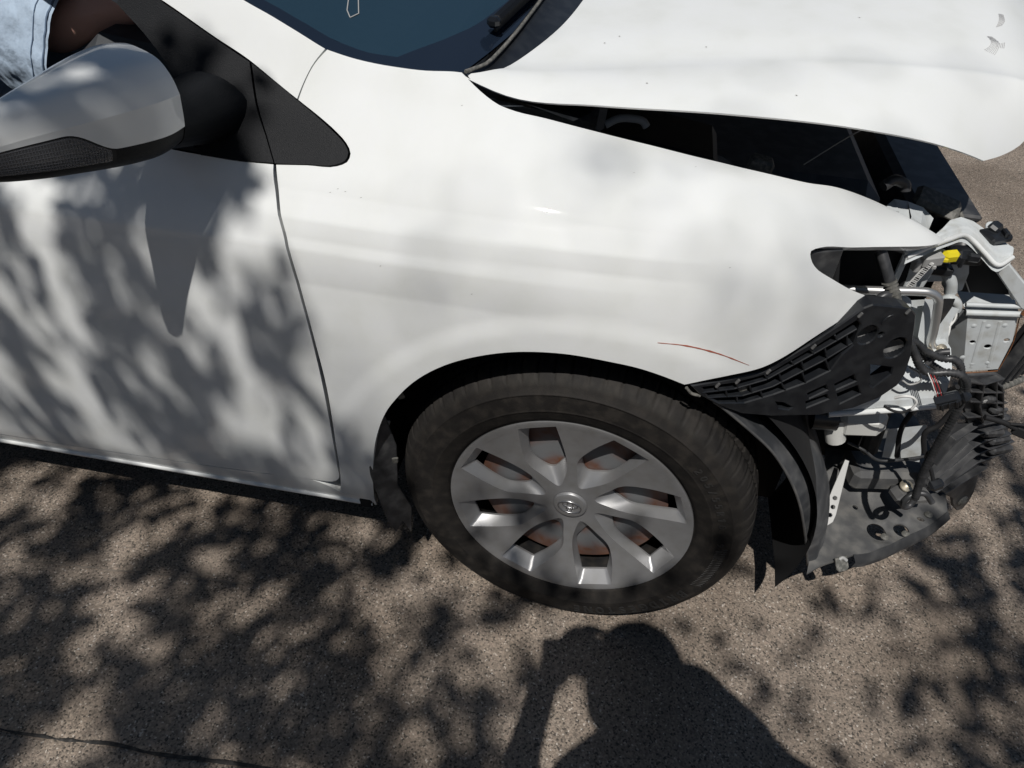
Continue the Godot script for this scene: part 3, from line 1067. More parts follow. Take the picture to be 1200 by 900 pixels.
func on_bonnet(q: Vector2) -> Vector3:
	# q.y: 0 at the edge, 0.14 at the crease, 0.40, 0.70 in the middle, then mirrored
	var y := q.y
	var far := y > 0.70
	if far:
		y = 1.40 - y
	var ks := [0.0, 0.14, 0.40, 0.70]
	var zz := []
	var yy := []
	for k in 4:
		zz.append(bx_along(BZ[k], q.x))
		yy.append(bx_along(BY[k], q.x))
	var z: float
	var h: float
	if y <= 0.14:
		var t := y / 0.14
		z = lerpf(zz[0], zz[1], t)
		# slightly crowned between edge and crease
		h = lerpf(yy[0], yy[1], t) + 0.010 * (t * (1.0 - t)) * 4.0 * 0.5
	else:
		var t := (y - 0.14) / 0.56
		z = lerpf(zz[1], zz[3], t)
		h = lerpf(yy[1], yy[3], sin(t * PI * 0.5))
		h += 0.005 * exp(-t * 26.0) - 0.005
		h += 0.005 * smoothstep(0.0, 0.2, t)
	if far:
		z = MIRROR_Z - z
	return Vector3(q.x, h, z)

func bonnet() -> void:
	var s := 0.018
	var half := v2s([-0.232, 0.0, -0.205, 0.0, -0.16, 0.0, -0.08, 0.0, 0.0, 0.0, 0.2, 0.0, 0.36, 0.0, 0.46, 0.0, 0.500, 0.0])
	var nose := v2s([0.500, 0.0, 0.535, 0.018, 0.572, 0.045, 0.615, 0.14, 0.645, 0.28, 0.668, 0.45, 0.680, 0.70, 0.668, 0.95, 0.645, 1.12, 0.615, 1.26, 0.572, 1.355, 0.535, 1.382, 0.500, 1.40])
	var far := v2s([0.500, 1.40, 0.2, 1.40, -0.232, 1.40])
	var rearr := v2s([-0.232, 1.40, -0.18, 1.26, -0.13, 1.15, -0.09, 0.95, -0.07, 0.70, -0.09, 0.45, -0.13, 0.25, -0.18, 0.14, -0.207, 0.06, -0.232, 0.0])
	var o := loop_of([half, nose, far, rearr], s)
	var b := obj("bonnet", panel(o, [], s, on_bonnet, 0.0025), M.paint, car)
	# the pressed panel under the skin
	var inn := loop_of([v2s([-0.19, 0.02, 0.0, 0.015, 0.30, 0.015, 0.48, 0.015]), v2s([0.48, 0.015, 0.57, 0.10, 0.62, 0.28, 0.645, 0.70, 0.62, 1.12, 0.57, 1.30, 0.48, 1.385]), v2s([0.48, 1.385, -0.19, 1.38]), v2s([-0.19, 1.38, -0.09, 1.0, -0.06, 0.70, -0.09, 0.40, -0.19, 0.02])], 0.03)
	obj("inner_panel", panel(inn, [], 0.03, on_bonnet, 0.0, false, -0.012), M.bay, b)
	# dark rubbed marks near the front edge
	var sc := MB.new()
	var marks := []
	for i in 7:
		var o1 := i * 0.0026
		marks.append([0.513 + o1, 0.218 - o1 * 0.6, 0.522 + o1, 0.228, 0.530 + o1 * 0.8, 0.248, 0.526 + o1 * 0.5, 0.264])
	for i in 5:
		marks.append([0.536 + i * 0.003, 0.232, 0.541 + i * 0.003, 0.244 + i * 0.002])
	for i in 6:
		marks.append([0.548 + i * 0.0022, 0.30 + i * 0.002, 0.559 + i * 0.0018, 0.33, 0.563 + i * 0.0015, 0.355])
	for g in marks:
		sc = MB.new()
		var sp := spline2(v2s(g), 0.004)
		var prev := []
		for i in sp.size():
			var d := (sp[mini(i + 1, sp.size() - 1)] - sp[maxi(i - 1, 0)]).normalized()
			var w := 0.00045 * (0.2 + absf(sin(i * 1.7 + g[0] * 900.0)))
			var row := []
			for k in [-1.0, 1.0]:
				row.append(sc.p(on_bonnet(sp[i] + Vector2(-d.y, d.x) * w * k) + Vector3(0, 0.0005, 0), Vector3.UP))
			if i > 0:
				sc.q(prev[0], prev[1], row[1], row[0])
			prev = row
		obj("scuff_mark", sc.mesh(), M.scuff, b)
	for q in [Vector2(-0.05, 0.22), Vector2(-0.03, 0.24), Vector2(0.10, 0.20), Vector2(0.22, 0.05), Vector2(0.33, 0.30), Vector2(0.02, 0.07)]:
		var m := MB.new()
		lathe(m, [Vector2(0.0001, 0.0004), Vector2(0.0014, 0.0004)], 7)
		obj("speck", m.mesh(), M.speck, b, Transform3D(Basis.from_euler(Vector3(-PI / 2, 0, 0)), on_bonnet(q)))

# ---------------------------------------------------------------- door mirror
const MSEC := [-1.0, 0.55, -0.85, 0.85, -0.40, 1.0, 0.10, 0.97, 0.58, 0.84, 0.86, 0.55, 0.985, 0.23, 0.99, 0.07, 0.90, -0.58, 0.66, -0.98, 0.10, -1.22, -0.55, -1.18, -0.95, -0.90, -1.0, -0.2]

func mirror_pt(s: float, w: float) -> Vector3:
	# s from the car outwards, w round the section
	var n := MSEC.size() / 2
	var k := int(floor(w))
	var t := w - k
	var g := func(i: int) -> Vector2:
		var j := posmod(i, n)
		return Vector2(MSEC[j * 2], MSEC[j * 2 + 1])
	var p: Vector2 = g.call(k).cubic_interpolate(g.call(k + 1), g.call(k - 1), g.call(k + 2), t)
	var z := 0.0138 + 0.2283 * s
	var e := clampf((s - 0.5351) / 0.470, 0.0, 1.0)
	var sc := pow(maxf(0.0, 1.0 - pow(e, 2.6)), 0.45)
	var i := clampf((0.16 - s) / 0.16, 0.0, 1.0)
	sc *= 1.0 - 0.081 * i * i
	var hh := lerpf(0.0597, 0.0356, smoothstep(0.05, 0.95, s)) * sc
	var hd := lerpf(0.0532, 0.0165, smoothstep(0.05, 0.95, s)) * (0.35 + 0.65 * sc)
	var cx := -0.5783 - 0.0796 * s - 0.0079 * s * s
	var cy := 0.9803 + 0.0011 * s
	# the housing leans: the front face turns a little outwards
	return Vector3(cx + p.x * hd, cy + p.y * hh, z + p.x * hd * 0.315)

# where the painted cap ends on the section: higher where the indicator sits
func cap_edge(s: float) -> float:
	return lerpf(7.95, 7.15, smoothstep(0.36, 0.58, s))

func mirror_sheet(s0: float, s1: float, w0: float, w1: float, ns: int, nw: int, lift := 0.0) -> ArrayMesh:
	var mb := MB.new()
	var idx := []
	for i in ns + 1:
		var row := []
		for j in nw + 1:
			var s := lerpf(s0, s1, float(i) / ns)
			# negative ends count down from the cap's edge
			var a0 := cap_edge(s) - w0 if w0 <= 0.0 else w0
			var a1 := cap_edge(s) - w1 if w1 <= 0.0 else w1
			var w := lerpf(a0, a1, float(j) / nw)
			var p := mirror_pt(s, w)
			var sa := clampf(s, 0.01, 0.985)
			var nn := (mirror_pt(sa + 0.01, w) - mirror_pt(sa - 0.01, w)).cross(mirror_pt(sa, w + 0.05) - mirror_pt(sa, w - 0.05)).normalized()
			var ctr := Vector3(-0.5783 - 0.0796 * s - 0.0079 * s * s, 0.975, p.z)
			if nn.dot(p - ctr) < 0.0:
				nn = -nn
			row.append(mb.p(p + nn * lift, nn, Vector2(s, w)))
		idx.append(row)
	for i in ns:
		for j in nw:
			mb.q(idx[i][j], idx[i + 1][j], idx[i + 1][j + 1], idx[i][j + 1])
	return mb.mesh()

func wing_mirror() -> void:
	var m := holder("door_mirror", car)
	obj("painted_cap", mirror_sheet(0.0, 1.0, 0.2, 0.0, 48, 60), M.paint, m)
	obj("lower_housing", mirror_sheet(0.0, 1.0, 0.0, 14.2, 48, 44, -0.0012), M.grain, m)
	# end face towards the car
	var e := MB.new()
	var c := e.p(Vector3(-0.5783, 0.980, 0.0138), Vector3(0, 0, -1))
	for j in 56:
		e.t(c, e.p(mirror_pt(0.0, j * 0.25), Vector3(0, 0, -1)), e.p(mirror_pt(0.0, (j + 1) * 0.25), Vector3(0, 0, -1)))
	obj("inner_end", e.mesh(), M.grain, m)
	# indicator lens under the cap, ribbed inside
	var lens := obj("indicator_lens", mirror_sheet(0.40, 0.97, -0.06, 8.55, 30, 12, 0.0012), M.lens, m)
	obj("lens_backing", mirror_sheet(0.38, 0.98, -0.02, 8.62, 30, 12, 0.0002), M.black, lens)
	var rb := MB.new()
	for i in 44:
		var s := 0.42 + 0.54 * i / 44.0
		var pp := PackedVector3Array()
		for j in 6:
			pp.append(mirror_pt(s, lerpf(cap_edge(s) + 0.10, 8.5, j / 5.0)) + Vector3(0.0008, -0.0003, 0.0004))
		tube(rb, pp, 0.0006, 4)
	for j in 8:
		var pp := PackedVector3Array()
		for i in 24:
			var s := 0.43 + 0.52 * i / 23.0
			pp.append(mirror_pt(s, lerpf(cap_edge(s) + 0.12, 8.45, j / 7.0)) + Vector3(0.0008, -0.0003, 0.0005))
		tube(rb, pp, 0.0005, 4)
	obj("lens_ribs", rb.mesh(), M.lensrib, lens)
	# the arm down to the door corner
	var a := MB.new()
	var path := spline3([Vector3(-0.625, 0.942, 0.06), Vector3(-0.612, 0.936, 0.030), Vector3(-0.598, 0.930, 0.0), Vector3(-0.585, 0.925, -0.045), Vector3(-0.57, 0.92, -0.10)], 0.006)
	var rows := []
	for i in path.size():
		var f := float(i) / (path.size() - 1)
		var row := []
		for k in 25:
			var g := TAU * k / 24
			var hx := lerpf(0.045, 0.062, f)
			var hy := lerpf(0.026, 0.052, f * f)
			row.append(a.p(path[i] + Vector3(cos(g) * hx, sin(g) * hy, sin(g) * 0.004), Vector3(cos(g) / hx, sin(g) / hy, 0.1)))
		rows.append(row)
	for i in rows.size() - 1:
		for k in 24:
			a.q(rows[i][k], rows[i][k + 1], rows[i + 1][k + 1], rows[i + 1][k])
	obj("arm", a.mesh(), M.grain, m)

# ---------------------------------------------------------------- front wheel
func cover_h(p: Vector2) -> float:
	var r := p.length()
	var t := clampf(r / 0.2, 0.0, 1.0)
	return -0.003 - 0.021 * (1.0 - t * t) + 0.0025 * smoothstep(0.196, 0.2125, r)

func polar(c: float, d: Array) -> PackedVector2Array:
	var o := PackedVector2Array()
	for i in range(0, d.size(), 2):
		var a := deg_to_rad(c + d[i])
		o.append(Vector2(cos(a), sin(a)) * d[i + 1])
	return o

# rounds a loop off, keeping the edge between its last and first point straight
func swept(p: PackedVector2Array, k: int) -> PackedVector2Array:
	var o := PackedVector2Array()
	var n := p.size()
	for i in n:
		var p1 := p[i]
		var p2 := p[(i + 1) % n]
		var p0 := p[i - 1] if i > 0 else p1 * 2.0 - p2
		var p3 := p[i + 2] if i + 2 < n else p2 * 2.0 - p1
		for j in k:
			o.append(p1.lerp(p2, float(j) / k) if i == n - 1 else p1.cubic_interpolate(p2, p0, p3, float(j) / k))
	return o

func wheel() -> void:
	var w := holder("front_wheel", car, Transform3D(Basis(Vector3.UP, -0.07), WHEEL))
	# tyre: sidewall, shoulder with sipes, tread
	var prof := v2s([0.2135, -0.030, 0.2145, -0.010, 0.2165, -0.0015, 0.222, 0.000, 0.230, 0.0045, 0.242, 0.0085, 0.2435, 0.0100, 0.2455, 0.0100, 0.247, 0.0090, 0.262, 0.0105, 0.275, 0.0085, 0.2765, 0.0100, 0.2785, 0.0095, 0.280, 0.0065, 0.288, 0.0025, 0.2935, -0.0015, 0.2985, -0.0065, 0.3035, -0.0135, 0.3075, -0.022, 0.3105, -0.031, 0.3125, -0.041, 0.3130, -0.047, 0.306, -0.048, 0.306, -0.056, 0.3145, -0.057, 0.3155, -0.083, 0.308, -0.084, 0.308, -0.093, 0.316, -0.094, 0.316, -0.115, 0.308, -0.116, 0.308, -0.125, 0.3155, -0.126, 0.3145, -0.152, 0.3125, -0.168, 0.3060, -0.190, 0.290, -0.206, 0.262, -0.215, 0.23, -0.208, 0.2135, -0.19])
	var tm := MB.new()
	var bump := func(s: int, i: int) -> float:
		if i < 16 or i > 34:
			return 0.0
		# a shoulder block is nine steps, with a deep groove and two fine sipes; pitch varies round the tyre
		var k := s % 9
		if k == 0:
			return -0.0050 if i > 17 else -0.0026
		if k == 4 and i > 18 and i < 22:
			return -0.0022
		if k == 6 and i > 19 and i < 22:
			return -0.0016
		return 0.0
	lathe(tm, prof, 72 * 9, 0.0, TAU, bump)
	renormal(tm)
	# road dust sits on the tread and shoulder, the flank is blacker
	for i in tm.v.size():
		var rr_ := Vector2(tm.v[i].x, tm.v[i].y).length()
		tm.c[i] = Color(0.80, 0.78, 0.76).lerp(Color(1.75, 1.5, 1.32), smoothstep(0.286, 0.304, rr_))
	for i in tm.v.size():
		if tm.v[i].y < -0.3095:
			tm.v[i].y = -0.3095
	var ty := obj("tyre", tm.mesh(), M.rubber, w)
	# raised lettering and the hatched patch on the sidewall
	side_text(ty, "BRIDGESTONE", -31.0, 0.262, 0.0125, 0.026, 4.9)
	side_text(ty, "205/55R16", 43.0, 0.2600, 0.0108, 0.017, 3.6)
	side_text(ty, "91V", 4.0, 0.2600, 0.0108, 0.015, 3.6)
	var ha := MB.new()
	for i in 22:
		var a := deg_to_rad(-24.0 + i * 1.15)
		var d := Vector3(cos(a), sin(a), 0)
		var d2 := Vector3(cos(a + 0.03), sin(a + 0.03), 0)
		tube(ha, PackedVector3Array([d * 0.256 + Vector3(0, 0, 0.0100), d2 * 0.273 + Vector3(0, 0, 0.0092)]), 0.0011, 4)
	obj("hatching", ha.mesh(), M.letter, ty)
	# steel rim behind
	var rm := MB.new()
	lathe(rm, v2s([0.205, -0.012, 0.2145, -0.006, 0.2165, -0.0035, 0.2175, -0.006, 0.2145, -0.012]), 96)
	lathe(rm, v2s([0.205, -0.19, 0.200, -0.030, 0.207, -0.014]), 64)
	obj("rim", rm.mesh(), M.steelblack, w)
	var disc_ := MB.new()
	lathe(disc_, v2s([0.0001, -0.036, 0.058, -0.036, 0.064, -0.044, 0.064, -0.10]), 48)
	lathe(disc_, v2s([0.166, -0.075, 0.21, -0.085]), 64)
	obj("hub", disc_.mesh(), M.void, w)
	# brake disc, grey with a rust band
	var bd := MB.new()
	var nz := FastNoiseLite.new()
	nz.seed = 3
	nz.frequency = 0.9
	var rr := [0.060, 0.075, 0.082, 0.088, 0.093, 0.099, 0.110, 0.124, 0.138, 0.145, 0.151, 0.158, 0.168]
	var rows := []
	for s in 121:
		var a := TAU * s / 120
		var row := []
		for i in rr.size():
			var r: float = rr[i]
			var rn := r + 0.008 * nz.get_noise_2d(cos(a) * 3.0, sin(a) * 3.0)
			var k := 1.0 - smoothstep(0.088, 0.104, rn) + smoothstep(0.130, 0.148, rn)
			k *= 0.75 + 0.5 * nz.get_noise_3d(cos(a) * 9.0, sin(a) * 9.0, r * 90.0)
			bd.col = Color(0.14, 0.142, 0.148).lerp(Color(0.135, 0.055, 0.030), clampf(k, 0.0, 1.0))
			row.append(bd.p(Vector3(cos(a) * r, sin(a) * r, -0.046), Vector3(0, 0, 1)))
		rows.append(row)
	for s in 120:
		for i in rr.size() - 1:
			bd.q(rows[s][i], rows[s + 1][i], rows[s + 1][i + 1], rows[s][i + 1])
	obj("brake_disc", bd.mesh(), M.rotor, w)
	# the moulded cover with eight swept openings
	var po := [7.5, 0.203, 14.5, 0.157, 21.5, 0.117, 20.0, 0.083, 11.0, 0.048, -5.5, 0.060, -14.0, 0.110, -11.0, 0.203]
	var pi := [5.5, 0.186, 12.5, 0.151, 19.0, 0.118, 17.0, 0.093, 8.5, 0.078, -3.5, 0.088, -12.0, 0.114, -9.5, 0.186]
	var holes := []
	var flanks := []
	for k in 8:
		var c := 112.0 - 45.0 * k
		var o := swept(polar(c, po), 8)
		var n := swept(polar(c, pi), 8)
		holes.append(o)
		var cv := MB.new()
		var ctr := Vector2.ZERO
		for q in n:
			ctr += q / n.size()
		var m := o.size()
		# flank: eases in from the face, then falls to the opening, then a short wall
		var rings := [[0.0, 0.0], [0.33, 0.007], [0.66, 0.0135], [1.0, 0.020]]
		var idx := []
		for i in m:
			var row := []
			for rg in rings:
				var q := o[i].lerp(n[i], rg[0])
				row.append(cv.p(Vector3(q.x, q.y, cover_h(q) - rg[1]), Vector3(0, 0, 1)))
			idx.append(row)
		for i in m:
			var j := (i + 1) % m
			for g in 3:
				cv.q(idx[i][g], idx[j][g], idx[j][g + 1], idx[i][g + 1])
		renormal(cv)
		for i in m:
			var j := (i + 1) % m
			var A := Vector3(n[i].x, n[i].y, cover_h(n[i]) - 0.020)
			var B := Vector3(n[j].x, n[j].y, cover_h(n[j]) - 0.020)
			cv.fq(A, B, B - Vector3(0, 0, 0.004), A - Vector3(0, 0, 0.004), Vector3(ctr.x - n[i].x, ctr.y - n[i].y, 0))
		flanks.append(cv)
	var face := panel(disc(Vector2.ZERO, 0.2135, 180), holes, 0.005, func(q: Vector2) -> Vector3: return Vector3(q.x, q.y, cover_h(q)), 0.014)
	var cover := obj("wheel_cover", face, M.silver, w)
	for cv in flanks:
		obj("opening_flank", cv.mesh(), M.silver, w)
	# centre cap with its oval emblem
	var cap := MB.new()
	lathe(cap, v2s([0.0001, -0.0160, 0.020, -0.0163, 0.0275, -0.0175, 0.0295, -0.0190, 0.0305, -0.0225]), 48)
	obj("centre_cap", cap.mesh(), M.silver, w)
	var em := MB.new()
	var ring := func(c: Vector2, a: float, b: float, r: float) -> void:
		var pp := PackedVector3Array()
		for i in 41:
			var t := TAU * i / 40
			pp.append(Vector3(c.x + cos(t) * a, c.y + sin(t) * b, -0.0150))
		tube(em, pp, r, 6)
	ring.call(Vector2.ZERO, 0.0205, 0.0140, 0.0013)
	ring.call(Vector2(0, 0.0015), 0.0058, 0.0115, 0.0012)
	ring.call(Vector2(0, 0.0058), 0.0135, 0.0070, 0.0011)
	obj("emblem", em.mesh(), M.chrome, w, Transform3D(Basis(Vector3.BACK, deg_to_rad(-3)), Vector3.ZERO))

func side_text(parent: Node, txt: String, a0: float, r: float, z: float, size: float, pitch: float) -> void:
	var f := SystemFont.new()
	f.font_names = PackedStringArray(["Droid Sans"])
	f.font_weight = 700
	var st := SurfaceTool.new()
	st.begin(Mesh.PRIMITIVE_TRIANGLES)
	for i in txt.length():
		var tm := TextMesh.new()
		tm.font = f
		tm.text = txt[i]
		tm.font_size = 32
		tm.pixel_size = size / 32.0
		tm.depth = 0.0012
		tm.curve_step = 1.5
		var a := deg_to_rad(a0 - i * pitch)
		var up := Vector3(cos(a), sin(a), 0)
		var right := Vector3(up.y, -up.x, 0)
		if tm.get_surface_count() > 0:
			st.append_from(tm, 0, Transform3D(Basis(right, up, Vector3.BACK), up * r + Vector3(0, 0, z)))
	obj("sidewall_lettering", st.commit(), M.letter, parent)

# ---------------------------------------------------------------- wheel house
const LINER_E := [0.186, 0.609, -0.005, 0.207, 0.592, -0.010, 0.254, 0.553, -0.015, 0.298, 0.512, -0.020, 0.339, 0.457, -0.025, 0.373, 0.397, -0.030, 0.412, 0.303, -0.050, 0.459, 0.176, -0.085]
const LINER_I := [0.206, 0.574, -0.050, 0.267, 0.523, -0.100, 0.329, 0.481, -0.130, 0.377, 0.444, -0.150, 0.424, 0.391, -0.160, 0.460, 0.327, -0.160, 0.483, 0.234, -0.150, 0.490, 0.151, -0.130]

func wheel_house() -> void:
	# the liner's front: bare now that the bumper is off, a sheet from its outer edge round to the inside
	var edge := spline3(v3s(LINER_E), 0.006)
	var inn := spline3(v3s(LINER_I), 0.006)
	var mb := MB.new()
	var prev := []
	var n := 60
	for i in n + 1:
		var f := float(i) / n
		var e := edge[int(f * (edge.size() - 1))]
		var g := inn[int(f * (inn.size() - 1))]
		var row := []
		for k in 9:
			var t := k / 8.0
			var q := e.lerp(g, t)
			# a pressed crease and some sag
			q += Vector3(0.8, 0.3, 0.4) * (0.011 * sin(t * PI) + 0.004 * sin(t * 9.0 + f * 6.0) * sin(f * 8.0 + 1.0))
			row.append(mb.p(q, Vector3(0.7, 0.3, 0.6)))
		row.append(mb.p(g + Vector3(0.0, -0.01, -0.10), Vector3(0.9, 0.3, -0.2)))
		if i > 0:
			for k in 9:
				mb.q(prev[k], prev[k + 1], row[k + 1], row[k])
		prev = row
	renormal(mb)
	var li := obj("wheel_arch_liner", mb.mesh(), M.liner, car)
	obj("liner_edge", tube_mesh(v3s(LINER_E), 0.0026, 0.012, 6), M.faded, li)
	# its inside, over and behind the tyre; black and extended low as shade
	var ins := MB.new()
	prev = []
	for s in 61:
		var a := deg_to_rad(lerpf(-21.0, 200.0, s / 60.0))
		var ro := 0.372 + 0.055 * smoothstep(60.0, -14.0, rad_to_deg(a))
		var c := Vector3(cos(a), sin(a), 0)
		var row := []
		for q in [Vector2(ro, -0.035), Vector2(ro + 0.006, -0.10), Vector2(ro + 0.006, -0.26)]:
			row.append(ins.p(WHEEL + c * q.x + Vector3(0, 0, q.y), -c))
		if s > 0:
			for k in 2:
				ins.q(prev[k], prev[k + 1], row[k + 1], row[k])
		prev = row
	obj("arch_inside", ins.mesh(), M.void, car)
	# inner wall and the dark inside of the arch
	var iw := MB.new()
	iw.fq(Vector3(-0.42, 0.16, -0.255), Vector3(0.41, 0.16, -0.255), Vector3(0.41, 0.80, -0.255), Vector3(-0.42, 0.80, -0.255), Vector3.BACK)
	obj("inner_arch_wall", iw.mesh(), M.void, car)
	var rear := MB.new()
	bx(rear, Vector3(-0.385, 0.33, -0.15), Vector3(0.03, 0.28, 0.24), 0.005)
	obj("arch_back", rear.mesh(), M.void, car)
	# mud flap and the bits of liner behind the tyre
	var fl := PackedVector2Array(v2s([0.0, 0.30, 0.035, 0.30, 0.055, 0.20, 0.052, 0.10, 0.075, 0.03, 0.070, -0.045, 0.055, -0.005, 0.04, -0.035, 0.028, -0.005, 0.016, 0.06, 0.004, 0.14, 0.002, 0.20]))
	var fm := MB.new()
	plate(fm, fl, [], 0.010, 0.002)
	obj("mud_flap", fm.mesh(), M.fadeddark, car, frame(Vector3(-0.357, 0.185, 0.006), Vector3(0.85, 0, -0.52), Vector3.UP))
	for c in [Vector3(-0.325, 0.44, -0.02), Vector3(-0.315, 0.352, -0.02), Vector3(-0.285, 0.335, -0.035), Vector3(-0.30, 0.50, -0.03)]:
		var b := MB.new()
		bx(b, Vector3.ZERO, Vector3(0.012, 0.018, 0.004), 0.0018, Basis.from_euler(Vector3(0.2, 0.4, c.x * 20.0)))
		obj("clip", b.mesh(), M.clip, car, Transform3D(Basis(), c))
	# strut and hub in the dark
	var su := MB.new()
	tube(su, PackedVector3Array([Vector3(0.02, 0.40, -0.23), Vector3(0.0, 0.78, -0.30)]), 0.045, 12)
	obj("strut", su.mesh(), M.black, car)

# ---------------------------------------------------------------- black bracket under the wing
func front_bracket() -> void:
	var tf := frame(Vector3(0.15, 0.60, 0.018), Vector3(0.94, 0, -0.34), Vector3.UP)
	var b := holder("bumper_bracket", car, tf)
	var outer := PackedVector2Array(v2s([-0.006, 0.052, 0.044, 0.058, 0.097, 0.067, 0.156, 0.112, 0.190, 0.143, 0.216, 0.169, 0.228, 0.174, 0.278, 0.165, 0.293, 0.160, 0.303, 0.150, 0.309, 0.133, 0.329, 0.072, 0.334, 0.040, 0.331, 0.018, 0.309, -0.006, 0.272, -0.023, 0.218, -0.031, 0.139, -0.024, 0.088, -0.013, 0.039, 0.013, 0.015, 0.030]))
	var holes := [disc(Vector2(0.240, 0.121), 0.0145, 20, 1.1), disc(Vector2(0.295, 0.093), 0.0165, 20, 1.1), disc(Vector2(0.261, 0.120), 0.004, 10),
		PackedVector2Array(v2s([0.268, 0.064, 0.306, 0.055, 0.309, 0.042, 0.290, 0.018, 0.284, 0.022])),
		PackedVector2Array(v2s([0.222, 0.031, 0.247, 0.047, 0.255, 0.034, 0.229, 0.020])),
		PackedVector2Array(v2s([0.233, 0.011, 0.262, 0.025, 0.273, 0.007, 0.246, -0.010])),
		PackedVector2Array(v2s([0.183, 0.017, 0.208, 0.031, 0.214, 0.021, 0.190, 0.007])),
		PackedVector2Array(v2s([0.186, 0.000, 0.216, 0.012, 0.222, 0.002, 0.192, -0.012])),
		PackedVector2Array(v2s([0.136, 0.006, 0.150, 0.002, 0.167, -0.009, 0.163, -0.013, 0.146, -0.008]))]
	# the recessed waffle field along the wing: the face is open there
	var field := PackedVector2Array(v2s([0.012, 0.047, 0.060, 0.050, 0.108, 0.062, 0.168, 0.108, 0.214, 0.148, 0.222, 0.140, 0.224, 0.105, 0.213, 0.088, 0.205, 0.060, 0.174, 0.040, 0.128, 0.022, 0.086, 0.010, 0.046, 0.014, 0.026, 0.028]))
	var fh := holes.duplicate()
	fh.append(field)
	var mb := MB.new()
	plate(mb, outer, fh, 0.020, 0.0018, 0.012)
	obj("face_plate", mb.mesh(), M.plastic, b)
	var bk := MB.new()
	plate(bk, outer, holes.slice(3), 0.003, 0.0, 0.012)
	obj("back_plate", bk.mesh(), M.plastic, b, Transform3D(Basis(), Vector3(0, 0, -0.020)))
	# pockets behind the two round holes
	for k in 2:
		var pm := MB.new()
		lathe(pm, v2s([0.0001, -0.019, 0.012, -0.019, 0.0165, -0.004]), 20)
		obj("pocket", pm.mesh(), M.faded, b, Transform3D(Basis(), Vector3([0.240, 0.295][k], [0.118, 0.089][k], 0)))
	var rib := func(a: Array, w: float) -> void:
		var m := MB.new()
		for i in range(0, a.size() - 2, 2):
			var p := Vector3(a[i], a[i + 1], -0.009)
			var q := Vector3(a[i + 2], a[i + 3], -0.009)
			bx(m, (p + q) * 0.5, Vector3(p.distance_to(q) + w * 0.4, w, 0.019), 0.0009, frame(Vector3.ZERO, q - p, Vector3(-(q - p).y, (q - p).x, 0)).basis)
		obj("rib", m.mesh(), M.plastic, b)
	rib.call([0.014, 0.037, 0.062, 0.039, 0.109, 0.052, 0.171, 0.096, 0.219, 0.133], 0.003)
	rib.call([0.026, 0.026, 0.079, 0.024, 0.122, 0.037, 0.187, 0.079, 0.222, 0.108], 0.003)
	for c in [[0.033, 0.047, 0.040, 0.037], [0.062, 0.050, 0.068, 0.040], [0.103, 0.062, 0.110, 0.052], [0.137, 0.083, 0.143, 0.076], [0.160, 0.102, 0.168, 0.093], [0.189, 0.125, 0.196, 0.115],
		[0.050, 0.038, 0.055, 0.025], [0.084, 0.045, 0.092, 0.029], [0.124, 0.063, 0.134, 0.045], [0.152, 0.083, 0.163, 0.063], [0.181, 0.104, 0.192, 0.083], [0.207, 0.125, 0.216, 0.104],
		[0.070, 0.025, 0.074, 0.013], [0.104, 0.032, 0.112, 0.018], [0.133, 0.044, 0.145, 0.028], [0.160, 0.062, 0.173, 0.040], [0.190, 0.081, 0.203, 0.061]]:
		rib.call(c, 0.0028)
	# sloping floors of the pockets catch the light
	var fl := MB.new()
	for c in [[0.086, 0.045, 0.123, 0.060, 0.016], [0.126, 0.064, 0.151, 0.082, 0.016], [0.154, 0.086, 0.180, 0.103, 0.016], [0.183, 0.107, 0.206, 0.124, 0.016], [0.106, 0.034, 0.132, 0.043, 0.012], [0.136, 0.046, 0.160, 0.061, 0.014], [0.163, 0.064, 0.190, 0.080, 0.016], [0.110, 0.055, 0.137, 0.075, 0.01], [0.142, 0.078, 0.166, 0.094, 0.01], [0.170, 0.098, 0.194, 0.116, 0.01], [0.056, 0.039, 0.083, 0.043, 0.012]]:
		var p := Vector3(c[0], c[1], -0.006)
		var q := Vector3(c[2], c[3], -0.006)
		var down: Vector3 = Vector3((q - p).y, -(q - p).x, 0).normalized() * c[4]
		fl.fq(p, q, q + down * 0.6 + Vector3(0, 0, -0.011), p + down * 0.6 + Vector3(0, 0, -0.011), Vector3(0, 0.4, 1))
	obj("pocket_floor", fl.mesh(), M.fadeddark, b)
	# raised crescent, clips along the wing edge, little tooth at the back
	var cr := []
	for i in 9:
		var a := deg_to_rad(100.0 + i * 11.0)
		cr.append(Vector3(0.268 + cos(a) * 0.014, 0.141 + sin(a) * 0.013, 0.0004))
	obj("moulded_ridge", tube_mesh(cr, 0.0012, 0.004, 5), M.plastic, b)
	for c in [[0.034, 0.050], [0.063, 0.054], [0.106, 0.068], [0.162, 0.108], [0.214, 0.158], [0.286, 0.158]]:
		obj("clip", box_mesh(Vector3(0.004, 0.009, 0.004), 0.001), M.faded, b, Transform3D(Basis(Vector3.BACK, -0.5), Vector3(c[0], c[1], 0.001)))
	var bo := MB.new()
	lathe(bo, v2s([0.0001, 0.003, 0.006, 0.003, 0.0075, 0.0, 0.0075, -0.004]), 14)
	obj("bolt_head", bo.mesh(), M.clip, b, Transform3D(Basis(), Vector3(0.082, 0.030, -0.010)))
	obj("metal_tongue", tube_mesh([Vector3(-0.010, 0.046, -0.004), Vector3(0.0, 0.034, -0.004), Vector3(0.014, 0.028, -0.004)], 0.0025, 0.004, 6), M.clip, b)

